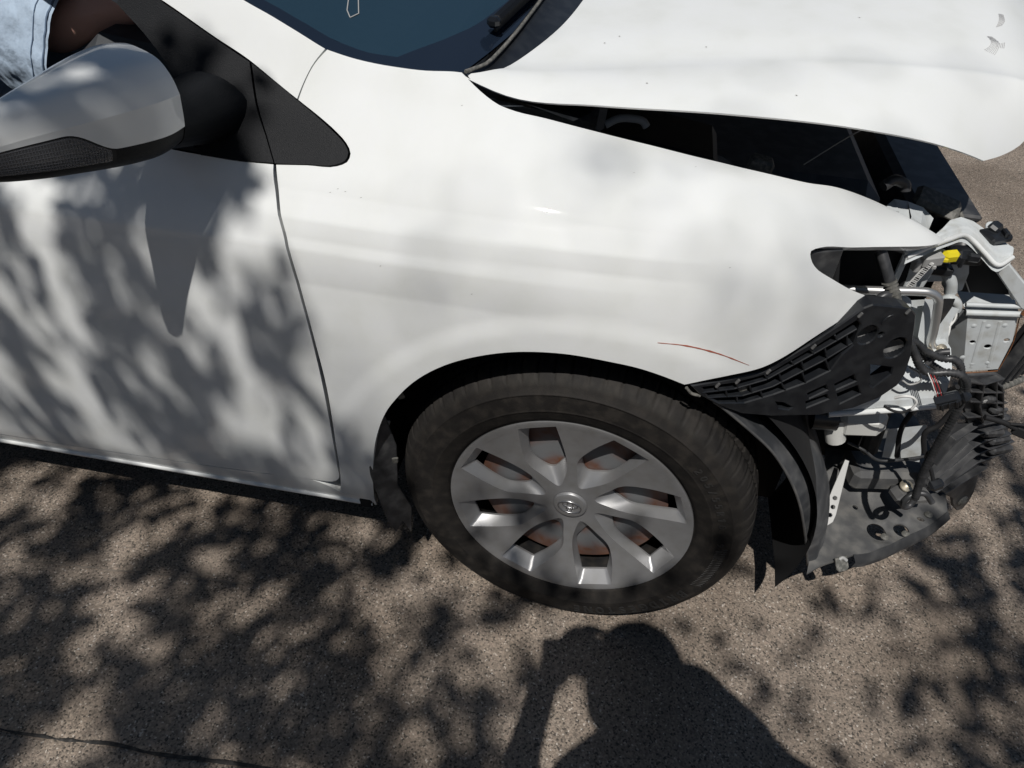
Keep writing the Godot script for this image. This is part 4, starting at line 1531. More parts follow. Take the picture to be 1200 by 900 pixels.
# ---------------------------------------------------------------- bare metal at the front
func front_structure() -> void:
	var o := Transform3D(Basis(), Vector3(0, 0, -0.30))
	# end plate with three holes and pressed dimples
	var pm := MB.new()
	plate(pm, PackedVector2Array(v2s([0.611, 0.629, 0.688, 0.639, 0.702, 0.590, 0.706, 0.528, 0.653, 0.512])), [disc(Vector2(0.642, 0.577), 0.0042, 12, 0.8), disc(Vector2(0.669, 0.572), 0.0055, 12, 0.8), disc(Vector2(0.692, 0.590), 0.0045, 12, 0.8)], 0.003, 0.001, 0.008)
	var bkp := MB.new()
	bkp.fq(Vector3(0.60, 0.63, -0.316), Vector3(0.69, 0.64, -0.316), Vector3(0.70, 0.53, -0.316), Vector3(0.65, 0.515, -0.316), Vector3.BACK)
	obj("plate_backing", bkp.mesh(), M.void, car)
	var ep := obj("end_plate", pm.mesh(), M.inner_paint, car, o)
	for d in [[0.630, 0.610, 0], [0.676, 0.619, 0], [0.661, 0.532, 0], [0.652, 0.613, 1], [0.684, 0.539, 1], [0.640, 0.543, 0]]:
		var m := MB.new()
		lathe(m, v2s([0.0001, 0.0014, 0.002, 0.0011, 0.0045, 0.0001]), 14)
		obj("dimple", m.mesh(), M.inner_paint, ep, Transform3D(Basis(), Vector3(d[0], d[1], 0)))
	for k in 2:
		var g := MB.new()
		var a := Vector3(0.642 + k * 0.024, 0.622 + k * 0.003, 0)
		var c := Vector3(0.663 + k * 0.026, 0.524 + k * 0.006, 0)
		tube(g, PackedVector3Array([a, c]), 0.0035, 8)
		obj("pressed_ridge", g.mesh(), M.inner_paint, ep, Transform3D(Basis.from_scale(Vector3(1, 1, 0.35)), Vector3(0, 0, -0.0003)))
	obj("rolled_flange", tube_mesh([Vector3(0.606, 0.634, 0.001), Vector3(0.64, 0.639, 0.002), Vector3(0.690, 0.645, 0.002)], 0.0055), M.inner_paint, ep)
	obj("upper_flange", tube_mesh([Vector3(0.603, 0.646, -0.005), Vector3(0.69, 0.656, -0.005)], 0.0040), M.inner_paint, ep)
	obj("rusty_seam", tube_mesh([Vector3(0.654, 0.5105, 0.0015), Vector3(0.68, 0.518, 0.0015), Vector3(0.706, 0.526, 0.0015)], 0.0010, 0.01, 5), M.rust, ep)
	obj("rusty_edge", tube_mesh([Vector3(0.707, 0.528, 0.0), Vector3(0.704, 0.585, 0.0), Vector3(0.690, 0.640, 0.0)], 0.0010, 0.01, 5), M.rust, ep)
	obj("rusty_bolt", tube_mesh([Vector3(0.690, 0.648, 0.008), Vector3(0.697, 0.668, 0.006), Vector3(0.702, 0.682, 0.002)], 0.006, 0.006, 7), M.rust, ep)
	var sf := MB.new()
	sf.fq(Vector3(0.588, 0.641, -0.035), Vector3(0.611, 0.631, 0.0), Vector3(0.653, 0.512, 0.0), Vector3(0.620, 0.512, -0.035), Vector3(-0.5, 0, 1))
	sf.fq(Vector3(0.611, 0.631, -0.001), Vector3(0.69, 0.641, -0.001), Vector3(0.69, 0.655, -0.07), Vector3(0.600, 0.645, -0.07), Vector3.UP)
	obj("side_flange", sf.mesh(), M.inner_paint, ep)
	# bar running down from the lamp panel to the plate's corner
	var bar := MB.new()
	plate(bar, PackedVector2Array(v2s([0.584, 0.747, 0.601, 0.757, 0.672, 0.700, 0.702, 0.676, 0.708, 0.644, 0.684, 0.655])), [disc(Vector2(0.606, 0.738), 0.004, 10)], 0.018, 0.002, 0.02)
	obj("front_stay", bar.mesh(), M.inner_paint, car, o)
	# the dark gap between, with two bright edges of the radiator in it
	var e1 := MB.new()
	plate(e1, PackedVector2Array(v2s([0.562, 0.690, 0.585, 0.725, 0.602, 0.735, 0.684, 0.658, 0.600, 0.652])), [], 0.004, 0.0)
	var rd := obj("black_shroud", e1.mesh(), M.black, car, Transform3D(Basis(), Vector3(0, 0, -0.335)))
	obj("bright_edge", tube_mesh([Vector3(0.577, 0.702, 0.003), Vector3(0.612, 0.655, 0.005)], 0.0011, 0.02, 5), M.alu, rd)
	obj("wire_clip", tube_mesh([Vector3(0.652, 0.690, 0.010), Vector3(0.660, 0.684, 0.013), Vector3(0.668, 0.668, 0.015), Vector3(0.676, 0.660, 0.017)], 0.0018, 0.004, 5), M.whitewire, rd)
	# gusset and lamp panel pieces
	var gu := MB.new()
	plate(gu, PackedVector2Array(v2s([0.545, 0.700, 0.560, 0.722, 0.576, 0.728, 0.587, 0.700, 0.590, 0.668, 0.572, 0.655, 0.556, 0.672])), [], 0.004, 0.001)
	obj("gusset", gu.mesh(), M.inner_paint, car, Transform3D(Basis(), Vector3(0, 0, -0.312)))
	obj("pressed_boss", tube_mesh([Vector3(0.545, 0.705, -0.302), Vector3(0.560, 0.688, -0.300), Vector3(0.568, 0.668, -0.300)], 0.010, 0.006, 10), M.inner_paint, car)
	obj("curl", tube_mesh([Vector3(0.556, 0.650, -0.292), Vector3(0.566, 0.662, -0.290), Vector3(0.580, 0.656, -0.288), Vector3(0.585, 0.642, -0.290)], 0.008, 0.005, 10), M.inner_paint, car)
	# upper lamp panel: a swept flange from the wing tip to the front corner
	var up := MB.new()
	var lower := v3s([0.430, 0.783, -0.185, 0.455, 0.787, -0.205, 0.482, 0.783, -0.235, 0.512, 0.782, -0.262, 0.540, 0.778, -0.288, 0.560, 0.768, -0.290, 0.575, 0.760, -0.270, 0.592, 0.752, -0.255, 0.622, 0.752, -0.285])
	var upper := v3s([0.436, 0.790, -0.205, 0.470, 0.796, -0.228, 0.500, 0.792, -0.275, 0.525, 0.785, -0.320, 0.552, 0.778, -0.350, 0.578, 0.768, -0.362, 0.596, 0.762, -0.350, 0.608, 0.758, -0.342, 0.630, 0.754, -0.318])
	var ls := spline3(lower, 0.01)
	var rowsu := []
	for i in 61:
		var f := i / 60.0
		var a := ls[int(f * (ls.size() - 1))]
		var us := f * 8.0
		var k := mini(int(us), 7)
		var u: Vector3 = upper[k].lerp(upper[k + 1], us - k)
		var row := []
		for j in 7:
			var t := j / 6.0
			var q := a.lerp(u, t) + Vector3(0, 0.006 * sin(t * PI) + (0.006 * sin(t * TAU) * (1.0 - f)), 0)
			if j == 0:
				q += Vector3(0, -0.010, 0.004)
			row.append(up.p(q, Vector3(0, 1, 0.25 if j > 1 else 1.6)))
		if i > 0:
			for j in 6:
				up.q(rowsu[i - 1][j], rowsu[i - 1][j + 1], row[j + 1], row[j])
		rowsu.append(row)
	obj("lamp_panel", up.mesh(), M.inner_paint, car)
	obj("panel_hem", tube_mesh(lower, 0.0040, 0.006, 8), M.paint, car)
	var lug := MB.new()
	plate(lug, disc(Vector2.ZERO, 0.011, 18), [disc(Vector2(0.0, 0.0), 0.0045, 12)], 0.003, 0.0008, 0.008)
	obj("lug", lug.mesh(), M.inner_paint, car, Transform3D(Basis.from_euler(Vector3(-1.25, 0, 0)), Vector3(0.606, 0.768, -0.352)))
	# black rubber stop on the corner
	var cap := MB.new()
	bx(cap, Vector3.ZERO, Vector3(0.042, 0.014, 0.034), 0.004, Basis.from_euler(Vector3(0.1, 0.5, 0.05)))
	bx(cap, Vector3(-0.002, 0.010, -0.008), Vector3(0.024, 0.012, 0.018), 0.004, Basis.from_euler(Vector3(0.3, 0.9, 0.1)))
	bx(cap, Vector3(0.010, 0.009, 0.006), Vector3(0.008, 0.010, 0.016), 0.002, Basis.from_euler(Vector3(0.1, 0.2, 0.1)))
	obj("rubber_stop", cap.mesh(), M.plastic, car, Transform3D(Basis(), Vector3(0.598, 0.770, -0.316)))
	# connector cluster under the panel
	var yc := MB.new()
	bx(yc, Vector3.ZERO, Vector3(0.026, 0.020, 0.016), 0.005, Basis.from_euler(Vector3(0.2, 0.3, 0.1)))
	bx(yc, Vector3(-0.008, -0.003, 0.009), Vector3(0.008, 0.006, 0.006), 0.001)
	obj("yellow_connector", yc.mesh(), M.yellow, car, Transform3D(Basis(), Vector3(0.523, 0.753, -0.262)))
	var gc := MB.new()
	bx(gc, Vector3.ZERO, Vector3(0.032, 0.018, 0.016), 0.002, Basis.from_euler(Vector3(0.1, 0.3, 0.12)))
	bx(gc, Vector3(-0.016, -0.012, 0.0), Vector3(0.014, 0.022, 0.014), 0.002, Basis.from_euler(Vector3(0.1, 0.3, 0.12)))
	bx(gc, Vector3(0.006, -0.010, 0.004), Vector3(0.006, 0.006, 0.008), 0.001)
	obj("grey_connector", gc.mesh(), M.greyplastic, car, Transform3D(Basis(), Vector3(0.494, 0.750, -0.250)))
	var sn := MB.new()
	bx(sn, Vector3.ZERO, Vector3(0.060, 0.030, 0.030), 0.009, Basis.from_euler(Vector3(0.2, 0.3, -0.10)))
	bx(sn, Vector3(0.004, 0.006, 0.016), Vector3(0.020, 0.014, 0.010), 0.003)
	bx(sn, Vector3(-0.010, -0.004, 0.016), Vector3(0.006, 0.020, 0.008), 0.002)
	bx(sn, Vector3(-0.03, -0.03, 0.0), Vector3(0.04, 0.016, 0.02), 0.003)
	obj("black_sensor", sn.mesh(), M.plastic, car, Transform3D(Basis(), Vector3(0.560, 0.742, -0.292)))
	# vertical webs of the lamp housing
	for d in [[0.478, 0.735, -0.262, 0.016, 0.10, 0.004, 0.15], [0.500, 0.715, -0.275, 0.030, 0.085, 0.004, -0.1], [0.455, 0.722, -0.25, 0.010, 0.075, 0.006, 0.0], [0.527, 0.708, -0.300, 0.04, 0.05, 0.004, 0.2]]:
		obj("lamp_web", box_mesh(Vector3(d[3], d[4], d[5]), 0.0015), M.inner_paint, car, Transform3D(Basis(Vector3.BACK, d[6]), Vector3(d[0], d[1], d[2])))
	var tg := MB.new()
	bx(tg, Vector3.ZERO, Vector3(0.010, 0.052, 0.003), 0.0008)
	var tagp := obj("barcode_tag", tg.mesh(), M.whitewire, car, Transform3D(Basis(Vector3.BACK, -0.32), Vector3(0.484, 0.725, -0.242)))
	for i in 14:
		obj("print_bar", box_mesh(Vector3(0.007, 0.0006 + 0.0008 * ((i * 7) % 3), 0.0004), 0.0001), M.black, tagp, Transform3D(Basis(), Vector3(0, -0.022 + i * 0.0033, 0.0016)))
	# inner structure: rail with a bright lower lip, stained at its front end
	var rl := MB.new()
	var prof := v2s([0.030, -0.075, 0.034, -0.045, 0.018, -0.012, 0.0, 0.0, -0.022, 0.010, -0.034, 0.012, -0.040, 0.008, -0.040, -0.06])
	var pr := []
	for i in 2:
		var c := Vector3(0.372, 0.552, -0.135).lerp(Vector3(0.558, 0.596, -0.150), i)
		var row := []
		for k in prof.size():
			row.append(c + Vector3(0, prof[k].x, prof[k].y))
		pr.append(row)
	for k in prof.size() - 1:
		rl.fq(pr[0][k], pr[1][k], pr[1][k + 1], pr[0][k + 1], Vector3(0, 0.4, 1))
	var rail := obj("frame_rail", rl.mesh(), M.inner_paint, car)
	obj("rail_lip", tube_mesh([Vector3(0.395, 0.517, -0.124), Vector3(0.49, 0.540, -0.131), Vector3(0.560, 0.558, -0.139)], 0.0050), M.paint, rail)
	# box section ahead of it and the panels seen over the bracket
	var wb := MB.new()
	wb.fq(Vector3(0.395, 0.66, -0.235), Vector3(0.545, 0.69, -0.245), Vector3(0.585, 0.56, -0.215), Vector3(0.42, 0.52, -0.205), Vector3.BACK)
	obj("apron_panel", wb.mesh(), M.inner_paint, car)
	var slot := MB.new()
	plate(slot, PackedVector2Array(v2s([0.0, 0.0, 0.014, 0.006, 0.050, 0.10, 0.052, 0.115, 0.036, 0.115, 0.030, 0.10])), [], 0.002, 0.0)
	obj("dark_slot", slot.mesh(), M.steelblack, car, frame(Vector3(0.512, 0.575, -0.213), Vector3(1, 0.1, -0.1), Vector3(0, 1, -0.2)))
	var wedge := MB.new()
	wedge.fq(Vector3(0.500, 0.695, -0.225), Vector3(0.575, 0.662, -0.262), Vector3(0.535, 0.600, -0.20), Vector3(0.505, 0.640, -0.20), Vector3(0.1, 0.3, 1))
	obj("apron_wedge", wedge.mesh(), M.inner_paint, car)
	for c in [Vector3(0.4665, 0.686, -0.215), Vector3(0.4365, 0.672, -0.21)]:
		var m := MB.new()
		lathe(m, v2s([0.0001, 0.008, 0.010, 0.008, 0.013, 0.004, 0.0135, -0.01]), 16)
		obj("round_boss", m.mesh(), M.inner_paint, car, Transform3D(Basis.from_euler(Vector3(-0.5, 0.1, 0)), c))
	for c in [Vector3(0.525, 0.622, -0.186), Vector3(0.545, 0.628, -0.192)]:
		var m := MB.new()
		lathe(m, v2s([0.0001, 0.004, 0.003, 0.004, 0.0035, 0.001, 0.0075, 0.001, 0.008, -0.003]), 14)
		obj("bolt", m.mesh(), M.bolt, car, Transform3D(Basis.from_euler(Vector3(-0.6, 0.1, 0)), c))
	# slatted condenser end at the very front
	var sl := holder("condenser", car, frame(Vector3(0.722, 0.588, -0.30), Vector3(0.75, -0.05, -0.65), Vector3(0.12, 1, 0)))
	for i in 7:
		obj("slat", box_mesh(Vector3(0.007, 0.155, 0.020), 0.0015), M.fadeddark if i % 2 == 0 else M.plastic, sl, Transform3D(Basis(), Vector3(i * 0.0155, -0.02 + 0.002 * (i % 3), 0)))
	obj("back", box_mesh(Vector3(0.11, 0.150, 0.006), 0.001), M.black, sl, Transform3D(Basis(), Vector3(0.048, -0.02, -0.016)))
	obj("end_rail", tube_mesh([Vector3(-0.004, -0.10, 0.006), Vector3(0.05, -0.112, 0.006), Vector3(0.11, -0.118, 0.006)], 0.007), M.clip, sl)

# ---------------------------------------------------------------- pipes, hoses and wires
func front_plumbing() -> void:
	obj("coolant_pipe", tube_mesh(v3s([0.290, 0.706, -0.20, 0.383, 0.709, -0.20, 0.470, 0.720, -0.20, 0.492, 0.7205, -0.20, 0.506, 0.713, -0.20, 0.513, 0.695, -0.20, 0.523, 0.655, -0.20, 0.528, 0.632, -0.20, 0.538, 0.622, -0.20, 0.558, 0.618, -0.20]), 0.0068, 0.006, 12), M.alu, car)
	var h := obj("wiring_harness", tube_mesh(v3s([0.444, 0.692, -0.119, 0.452, 0.689, -0.114, 0.472, 0.665, -0.114, 0.489, 0.643, -0.114, 0.506, 0.635, -0.114, 0.528, 0.640, -0.114, 0.548, 0.639, -0.114, 0.561, 0.627, -0.114, 0.567, 0.605, -0.114, 0.572, 0.555, -0.114, 0.572, 0.507, -0.114, 0.574, 0.448, -0.114, 0.579, 0.407, -0.114, 0.587, 0.365, -0.114]), 0.0068, 0.006, 10, 0.0056), M.hose, car)
	obj("branch", tube_mesh(v3s([0.450, 0.690, -0.116, 0.473, 0.678, -0.123, 0.490, 0.666, -0.123, 0.517, 0.658, -0.123, 0.532, 0.659, -0.123, 0.545, 0.650, -0.123, 0.554, 0.632, -0.123]), 0.0060, 0.006, 9, 0.005), M.hose, h)
	obj("branch", tube_mesh(v3s([0.465, 0.678, -0.125, 0.484, 0.661, -0.133, 0.508, 0.640, -0.133, 0.528, 0.629, -0.133]), 0.0055, 0.006, 9, 0.005), M.hose, h)
	obj("branch", tube_mesh(v3s([0.501, 0.640, -0.128, 0.512, 0.659, -0.133, 0.526, 0.665, -0.133]), 0.0055, 0.006, 9), M.hose, h)
	obj("branch", tube_mesh(v3s([0.610, 0.545, -0.19, 0.615, 0.508, -0.20, 0.607, 0.466, -0.20, 0.593, 0.442, -0.20, 0.609, 0.398, -0.20]), 0.0048, 0.006, 8), M.black, h)
	obj("branch", tube_mesh(v3s([0.596, 0.560, -0.19, 0.585, 0.515, -0.215, 0.570, 0.470, -0.225, 0.566, 0.42, -0.225, 0.580, 0.36, -0.22]), 0.0045, 0.006, 8), M.black, h)
	obj("branch", tube_mesh(v3s([0.612, 0.42, -0.185, 0.616, 0.389, -0.20, 0.634, 0.362, -0.195, 0.644, 0.343, -0.19]), 0.0035, 0.006, 7), M.black, h)
	obj("harness_loop", tube_mesh(v3s([0.621, 0.308, -0.17, 0.616, 0.296, -0.165, 0.606, 0.294, -0.16, 0.598, 0.304, -0.158, 0.602, 0.320, -0.16, 0.615, 0.327, -0.165, 0.630, 0.330, -0.165, 0.646, 0.316, -0.16]), 0.0056, 0.005, 9), M.hose, h)
	var cn := MB.new()
	var cb := Basis.from_euler(Vector3(0.3, 0.2, 0.55))
	bx(cn, Vector3.ZERO, Vector3(0.034, 0.022, 0.020), 0.003, cb)
	bx(cn, cb * Vector3(0.024, -0.002, 0.0), Vector3(0.016, 0.018, 0.018), 0.006, cb)
	for i in 3:
		bx(cn, cb * Vector3(-0.010 + i * 0.010, 0.0, 0.0105), Vector3(0.003, 0.020, 0.003), 0.0008, cb)
	bx(cn, cb * Vector3(-0.004, 0.015, 0.004), Vector3(0.03, 0.004, 0.012), 0.001, cb)
	obj("plug_connector", cn.mesh(), M.plastic, car, Transform3D(Basis(), Vector3(0.542, 0.599, -0.100)))
	var wk := Transform3D(Basis(), Vector3(-0.0268, 0.0377, 0.0502))
	for i in 5:
		var f := i / 4.0
		obj("wire", tube_mesh([wk * Vector3(0.527 + f * 0.010, 0.600, -0.160), wk * Vector3(0.536 + f * 0.012, 0.588 - f * 0.002, -0.150), wk * Vector3(0.546 + f * 0.014, 0.572 - f * 0.004, -0.148), wk * Vector3(0.552 + f * 0.014, 0.562, -0.150)], 0.0008, 0.005, 6), M.redwire if i in [1, 3] else (M.whitewire if i == 0 else M.black), car)
	obj("white_cable", tube_mesh(v3s([0.473, 0.581, -0.110, 0.482, 0.591, -0.105, 0.495, 0.591, -0.105, 0.504, 0.582, -0.105, 0.502, 0.568, -0.105]), 0.0022, 0.004, 7), M.whitewire, car)
	obj("black_cable", tube_mesh(v3s([0.502, 0.568, -0.105, 0.492, 0.559, -0.105, 0.478, 0.559, -0.105, 0.463, 0.564, -0.107]), 0.0022, 0.004, 7), M.black, car)
	obj("thin_cable", tube_mesh(v3s([0.478, 0.633, -0.124, 0.493, 0.628, -0.119, 0.501, 0.614, -0.119, 0.489, 0.604, -0.119, 0.476, 0.610, -0.119]), 0.0016, 0.004, 6), M.greyplastic, car)
	obj("twisted_wire", tube_mesh(v3s([0.578, 0.655, -0.285, 0.583, 0.635, -0.275, 0.572, 0.610, -0.262, 0.574, 0.588, -0.25, 0.562, 0.560, -0.235, 0.560, 0.535, -0.225]), 0.0018, 0.005, 6), M.whitewire, car)
	obj("twisted_wire", tube_mesh(v3s([0.582, 0.652, -0.285, 0.578, 0.630, -0.273, 0.578, 0.608, -0.260, 0.567, 0.585, -0.248, 0.567, 0.558, -0.233, 0.556, 0.535, -0.223]), 0.0018, 0.005, 6), M.whitewire, car)
	obj("lamp_conduit", tube_mesh(v3s([0.381, 0.804, -0.156, 0.390, 0.789, -0.147, 0.404, 0.766, -0.137]), 0.0085, 0.006, 10), M.hose, car)
	obj("ribbed_conduit", tube_mesh(v3s([0.402, 0.768, -0.135, 0.412, 0.752, -0.13, 0.421, 0.732, -0.13, 0.428, 0.712, -0.13]), 0.0105, 0.006, 12, 0.0055), M.clip, car)
	obj("small_elbow", tube_mesh(v3s([0.385, 0.722, -0.12, 0.390, 0.742, -0.12, 0.402, 0.752, -0.125, 0.416, 0.745, -0.13]), 0.007, 0.005, 9), M.fadeddark, car)
	# the loose cable that trails off in front
	obj("trailing_cable", tube_mesh(v3s([0.700, 0.458, -0.25, 0.734, 0.452, -0.25, 0.755, 0.444, -0.25, 0.790, 0.436, -0.25, 0.83, 0.42, -0.26]), 0.0050, 0.008, 7), M.black, car)
	obj("cable_end", tube_mesh(v3s([0.745, 0.452, -0.248, 0.765, 0.457, -0.244, 0.790, 0.452, -0.244]), 0.0030, 0.006, 6), M.black, car)
	obj("cable_clamp", box_mesh(Vector3(0.030, 0.020, 0.012), 0.003), M.black, car, Transform3D(Basis(Vector3.BACK, -0.3), Vector3(0.772, 0.436, -0.250)))

# ---------------------------------------------------------------- low down at the front
func under_tray() -> void:
	# q = (x, -z)
	var dish := func(q: Vector2) -> Vector3:
		var y := 0.19 + 0.004 * sin(q.x * 40.0) * sin(q.y * 33.0)
		# round wells sunk for the fasteners
		for c in [Vector2(0.600, 0.183), Vector2(0.647, 0.198)]:
			y -= 0.006 * (1.0 - smoothstep(0.018, 0.034, q.distance_to(c)))
		y += 0.03 * smoothstep(0.24, 0.33, q.y) * (1.0 - smoothstep(0.60, 0.66, q.x))
		return Vector3(q.x, y, -q.y)
	var outl := loop_of([v2s([0.450, 0.055, 0.480, 0.078, 0.516, 0.100, 0.542, 0.116]), v2s([0.542, 0.116, 0.560, 0.120, 0.600, 0.143, 0.650, 0.180, 0.709, 0.225, 0.752, 0.268]), v2s([0.752, 0.268, 0.765, 0.40, 0.740, 0.60]), v2s([0.740, 0.60, 0.50, 0.60]), v2s([0.50, 0.60, 0.512, 0.33, 0.490, 0.21, 0.466, 0.12, 0.450, 0.055])], 0.012)
	var t := obj("under_tray", panel(outl, [disc(Vector2(0.600, 0.186), 0.019, 24, 1.15), disc(Vector2(0.649, 0.201), 0.015, 20, 1.0), disc(Vector2(0.567, 0.240), 0.006, 12), disc(Vector2(0.690, 0.232), 0.008, 12, 0.7)], 0.012, dish, 0.004, true), M.faded, car)
	var lip := v3s([0.542, 0.190, -0.116, 0.560, 0.191, -0.120, 0.600, 0.190, -0.143, 0.650, 0.190, -0.180, 0.709, 0.190, -0.225, 0.752, 0.190, -0.268])
	var lm := MB.new()
	var prev := []
	var sp := spline3(lip, 0.01)
	for i in sp.size():
		var row := [lm.p(sp[i] + Vector3(0, 0.001, 0), Vector3(-0.4, 0.6, 1)), lm.p(sp[i] + Vector3(0.005, -0.008, 0.012), Vector3(-0.4, 0.3, 1)), lm.p(sp[i] + Vector3(0.003, -0.026, 0.010), Vector3(-0.4, 0, 1))]
		if i > 0:
			for k in 2:
				lm.q(prev[k], prev[k + 1], row[k + 1], row[k])
		prev = row
	obj("turned_lip", lm.mesh(), M.fadeddark, t)
	for c in [Vector3(0.612, 0.186, -0.176), Vector3(0.655, 0.186, -0.192), Vector3(0.708, 0.193, -0.247)]:
		var m := MB.new()
		lathe(m, v2s([0.0001, 0.004, 0.006, 0.004, 0.008, 0.0]), 12)
		obj("fastener", m.mesh(), M.clip, t, Transform3D(Basis.from_euler(Vector3(-PI / 2, 0, 0)), c))
	# fixing tab with its speed nut
	var tb := MB.new()
	plate(tb, PackedVector2Array(v2s([-0.013, 0.012, -0.013, -0.010, -0.008, -0.015, 0.008, -0.015, 0.013, -0.010, 0.013, 0.012])), [], 0.003, 0.001)
	obj("fixing_tab", tb.mesh(), M.clip, t, frame(Vector3(0.517, 0.193, -0.088), Vector3(1, 0, -0.5), Vector3(0.3, 0.55, -0.7)))
	obj("speed_nut", tube_mesh([Vector3(0.510, 0.198, -0.092), Vector3(0.516, 0.201, -0.095), Vector3(0.524, 0.197, -0.093)], 0.0035, 0.003, 6), M.greyplastic, t)
	# pale metal strap with three holes
	var stp := MB.new()
	plate(stp, PackedVector2Array(v2s([-0.006, 0.130, 0.002, 0.130, 0.012, 0.02, 0.011, 0.004, 0.004, -0.006, -0.006, -0.004, -0.011, 0.010, -0.010, 0.06])), [disc(Vector2(0.0, 0.050), 0.0042, 10), disc(Vector2(0.002, 0.032), 0.0042, 10), disc(Vector2(0.002, 0.015), 0.0042, 10)], 0.002, 0.0006, 0.008)
	obj("metal_strap", stp.mesh(), M.greyplastic, car, frame(Vector3(0.498, 0.200, -0.178), Vector3(0.95, 0, 0.3), Vector3(-0.05, 0.55, -0.8)))
	# cross member lying on the tray
	var bm := MB.new()
	bx(bm, Vector3(0.612, 0.245, -0.300), Vector3(0.150, 0.05, 0.075), 0.010, Basis(Vector3.UP, 0.18))
	bx(bm, Vector3(0.655, 0.240, -0.250), Vector3(0.075, 0.028, 0.045), 0.010, Basis(Vector3.UP, 0.35))
	obj("cross_member", bm.mesh(), M.faded, car)
	var bt := MB.new()
	lathe(bt, v2s([0.0001, 0.006, 0.006, 0.006, 0.007, 0.002, 0.012, 0.002, 0.0125, -0.002]), 14)
	obj("bolt", bt.mesh(), M.bolt, car, Transform3D(Basis.from_euler(Vector3(-1.2, 0, 0)), Vector3(0.640, 0.262, -0.248)))
	# ribbed black bracket at the lower front corner
	var lb := holder("lower_bracket", car, frame(Vector3(0.6, 0.4, -0.20), Vector3(0.8, 0, -0.6), Vector3.UP))
	var pm := MB.new()
	plate(pm, PackedVector2Array(v2s([0.052, 0.02, 0.066, 0.07, 0.025, 0.125, 0.0, 0.175, 0.114, 0.141, 0.140, 0.110, 0.196, 0.045, 0.215, 0.015, 0.240, 0.010, 0.237, -0.012, 0.262, -0.020, 0.266, -0.046, 0.290, -0.052, 0.296, -0.080, 0.318, -0.090, 0.330, -0.128, 0.341, -0.151, 0.310, -0.156, 0.290, -0.170, 0.297, -0.197, 0.330, -0.270, 0.337, -0.305, 0.330, -0.331, 0.310, -0.325, 0.278, -0.295, 0.245, -0.250, 0.183, -0.204, 0.138, -0.172, 0.109, -0.168, 0.062, -0.077])), [PackedVector2Array(v2s([0.050, 0.100, 0.118, 0.020, 0.070, 0.040, 0.060, 0.075]))], 0.006, 0.0015, 0.02)
	obj("web", pm.mesh(), M.fadeddark, lb)
	for c in [[0.065, -0.055, 0.080, 0.005, 0.128, 0.020], [0.074, -0.085, 0.130, -0.020, 0.150, -0.010, 0.240, -0.028], [0.090, -0.115, 0.165, -0.050, 0.190, -0.045, 0.285, -0.065], [0.108, -0.145, 0.195, -0.085, 0.225, -0.085, 0.320, -0.100], [0.132, -0.165, 0.220, -0.118, 0.325, -0.132], [0.170, -0.185, 0.278, -0.158],
		[0.006, 0.170, 0.060, 0.145, 0.114, 0.139], [0.030, 0.140, 0.085, 0.118, 0.146, 0.096], [0.050, 0.110, 0.110, 0.085, 0.180, 0.058], [0.070, 0.065, 0.140, 0.040, 0.205, 0.022], [0.126, 0.022, 0.236, -0.006], [0.060, 0.145, 0.090, 0.085, 0.140, 0.025], [0.095, 0.140, 0.130, 0.090, 0.175, 0.030], [0.125, 0.118, 0.160, 0.075, 0.205, 0.012]]:
		var m := MB.new()
		for i in range(0, c.size() - 2, 2):
			var p := Vector3(c[i], c[i + 1], 0.006)
			var q := Vector3(c[i + 2], c[i + 3], 0.006)
			bx(m, (p + q) * 0.5, Vector3(p.distance_to(q) + 0.002, 0.0040, 0.014), 0.0012, frame(Vector3.ZERO, q - p, Vector3(-(q - p).y, (q - p).x, 0)).basis)
		obj("rib", m.mesh(), M.fadeddark, lb)
	# raised channels at the front end of the ribs
	for c in [[0.175, -0.020, 0.245, -0.046, 0.016], [0.225, -0.062, 0.292, -0.082, 0.016], [0.255, -0.102, 0.330, -0.125, 0.016], [0.205, 0.006, 0.232, 0.0, 0.012], [0.15, 0.05, 0.178, 0.04, 0.014], [0.10, 0.095, 0.128, 0.085, 0.014]]:
		var p := Vector3(c[0], c[1], 0.008)
		var q := Vector3(c[2], c[3], 0.008)
		obj("channel", box_mesh(Vector3(p.distance_to(q), c[4], 0.016), 0.004), M.fadeddark, lb, frame((p + q) * 0.5, q - p, Vector3(-(q - p).y, (q - p).x, 0)))
	var bo := MB.new()
	lathe(bo, v2s([0.0001, 0.006, 0.007, 0.006, 0.008, 0.002, 0.013, 0.002, 0.0135, -0.002]), 14)
	obj("bolt", bo.mesh(), M.clip, lb, Transform3D(Basis(), Vector3(0.300, -0.285, 0.001)))
	obj("white_mark", box_mesh(Vector3(0.014, 0.007, 0.002), 0.0005), M.greyplastic, lb, Transform3D(Basis(Vector3.BACK, -0.2), Vector3(0.098, 0.093, 0.012)))
	obj("small_plug", box_mesh(Vector3(0.024, 0.018, 0.018), 0.004), M.plastic, car, Transform3D(Basis.from_euler(Vector3(0.2, 0.4, 0.5)), Vector3(0.650, 0.338, -0.185)))
	# pale reservoir under the rail and the panel behind it
	var rs := MB.new()
	bx(rs, Vector3(0.470, 0.468, -0.205), Vector3(0.085, 0.062, 0.10), 0.018, Basis(Vector3.BACK, 0.16))
	obj("washer_reservoir", rs.mesh(), M.tank, car)
	var nk := MB.new()
	tube(nk, PackedVector3Array([Vector3(0.432, 0.470, -0.175), Vector3(0.436, 0.440, -0.170), Vector3(0.442, 0.425, -0.168)]), 0.017, 14)
	obj("reservoir_outlet", nk.mesh(), M.tank, car)
	var pu := MB.new()
	tube(pu, PackedVector3Array([Vector3(0.385, 0.478, -0.165), Vector3(0.425, 0.482, -0.165)]), 0.026, 16)
	obj("pump", pu.mesh(), M.plastic, car)
	var inp := MB.new()
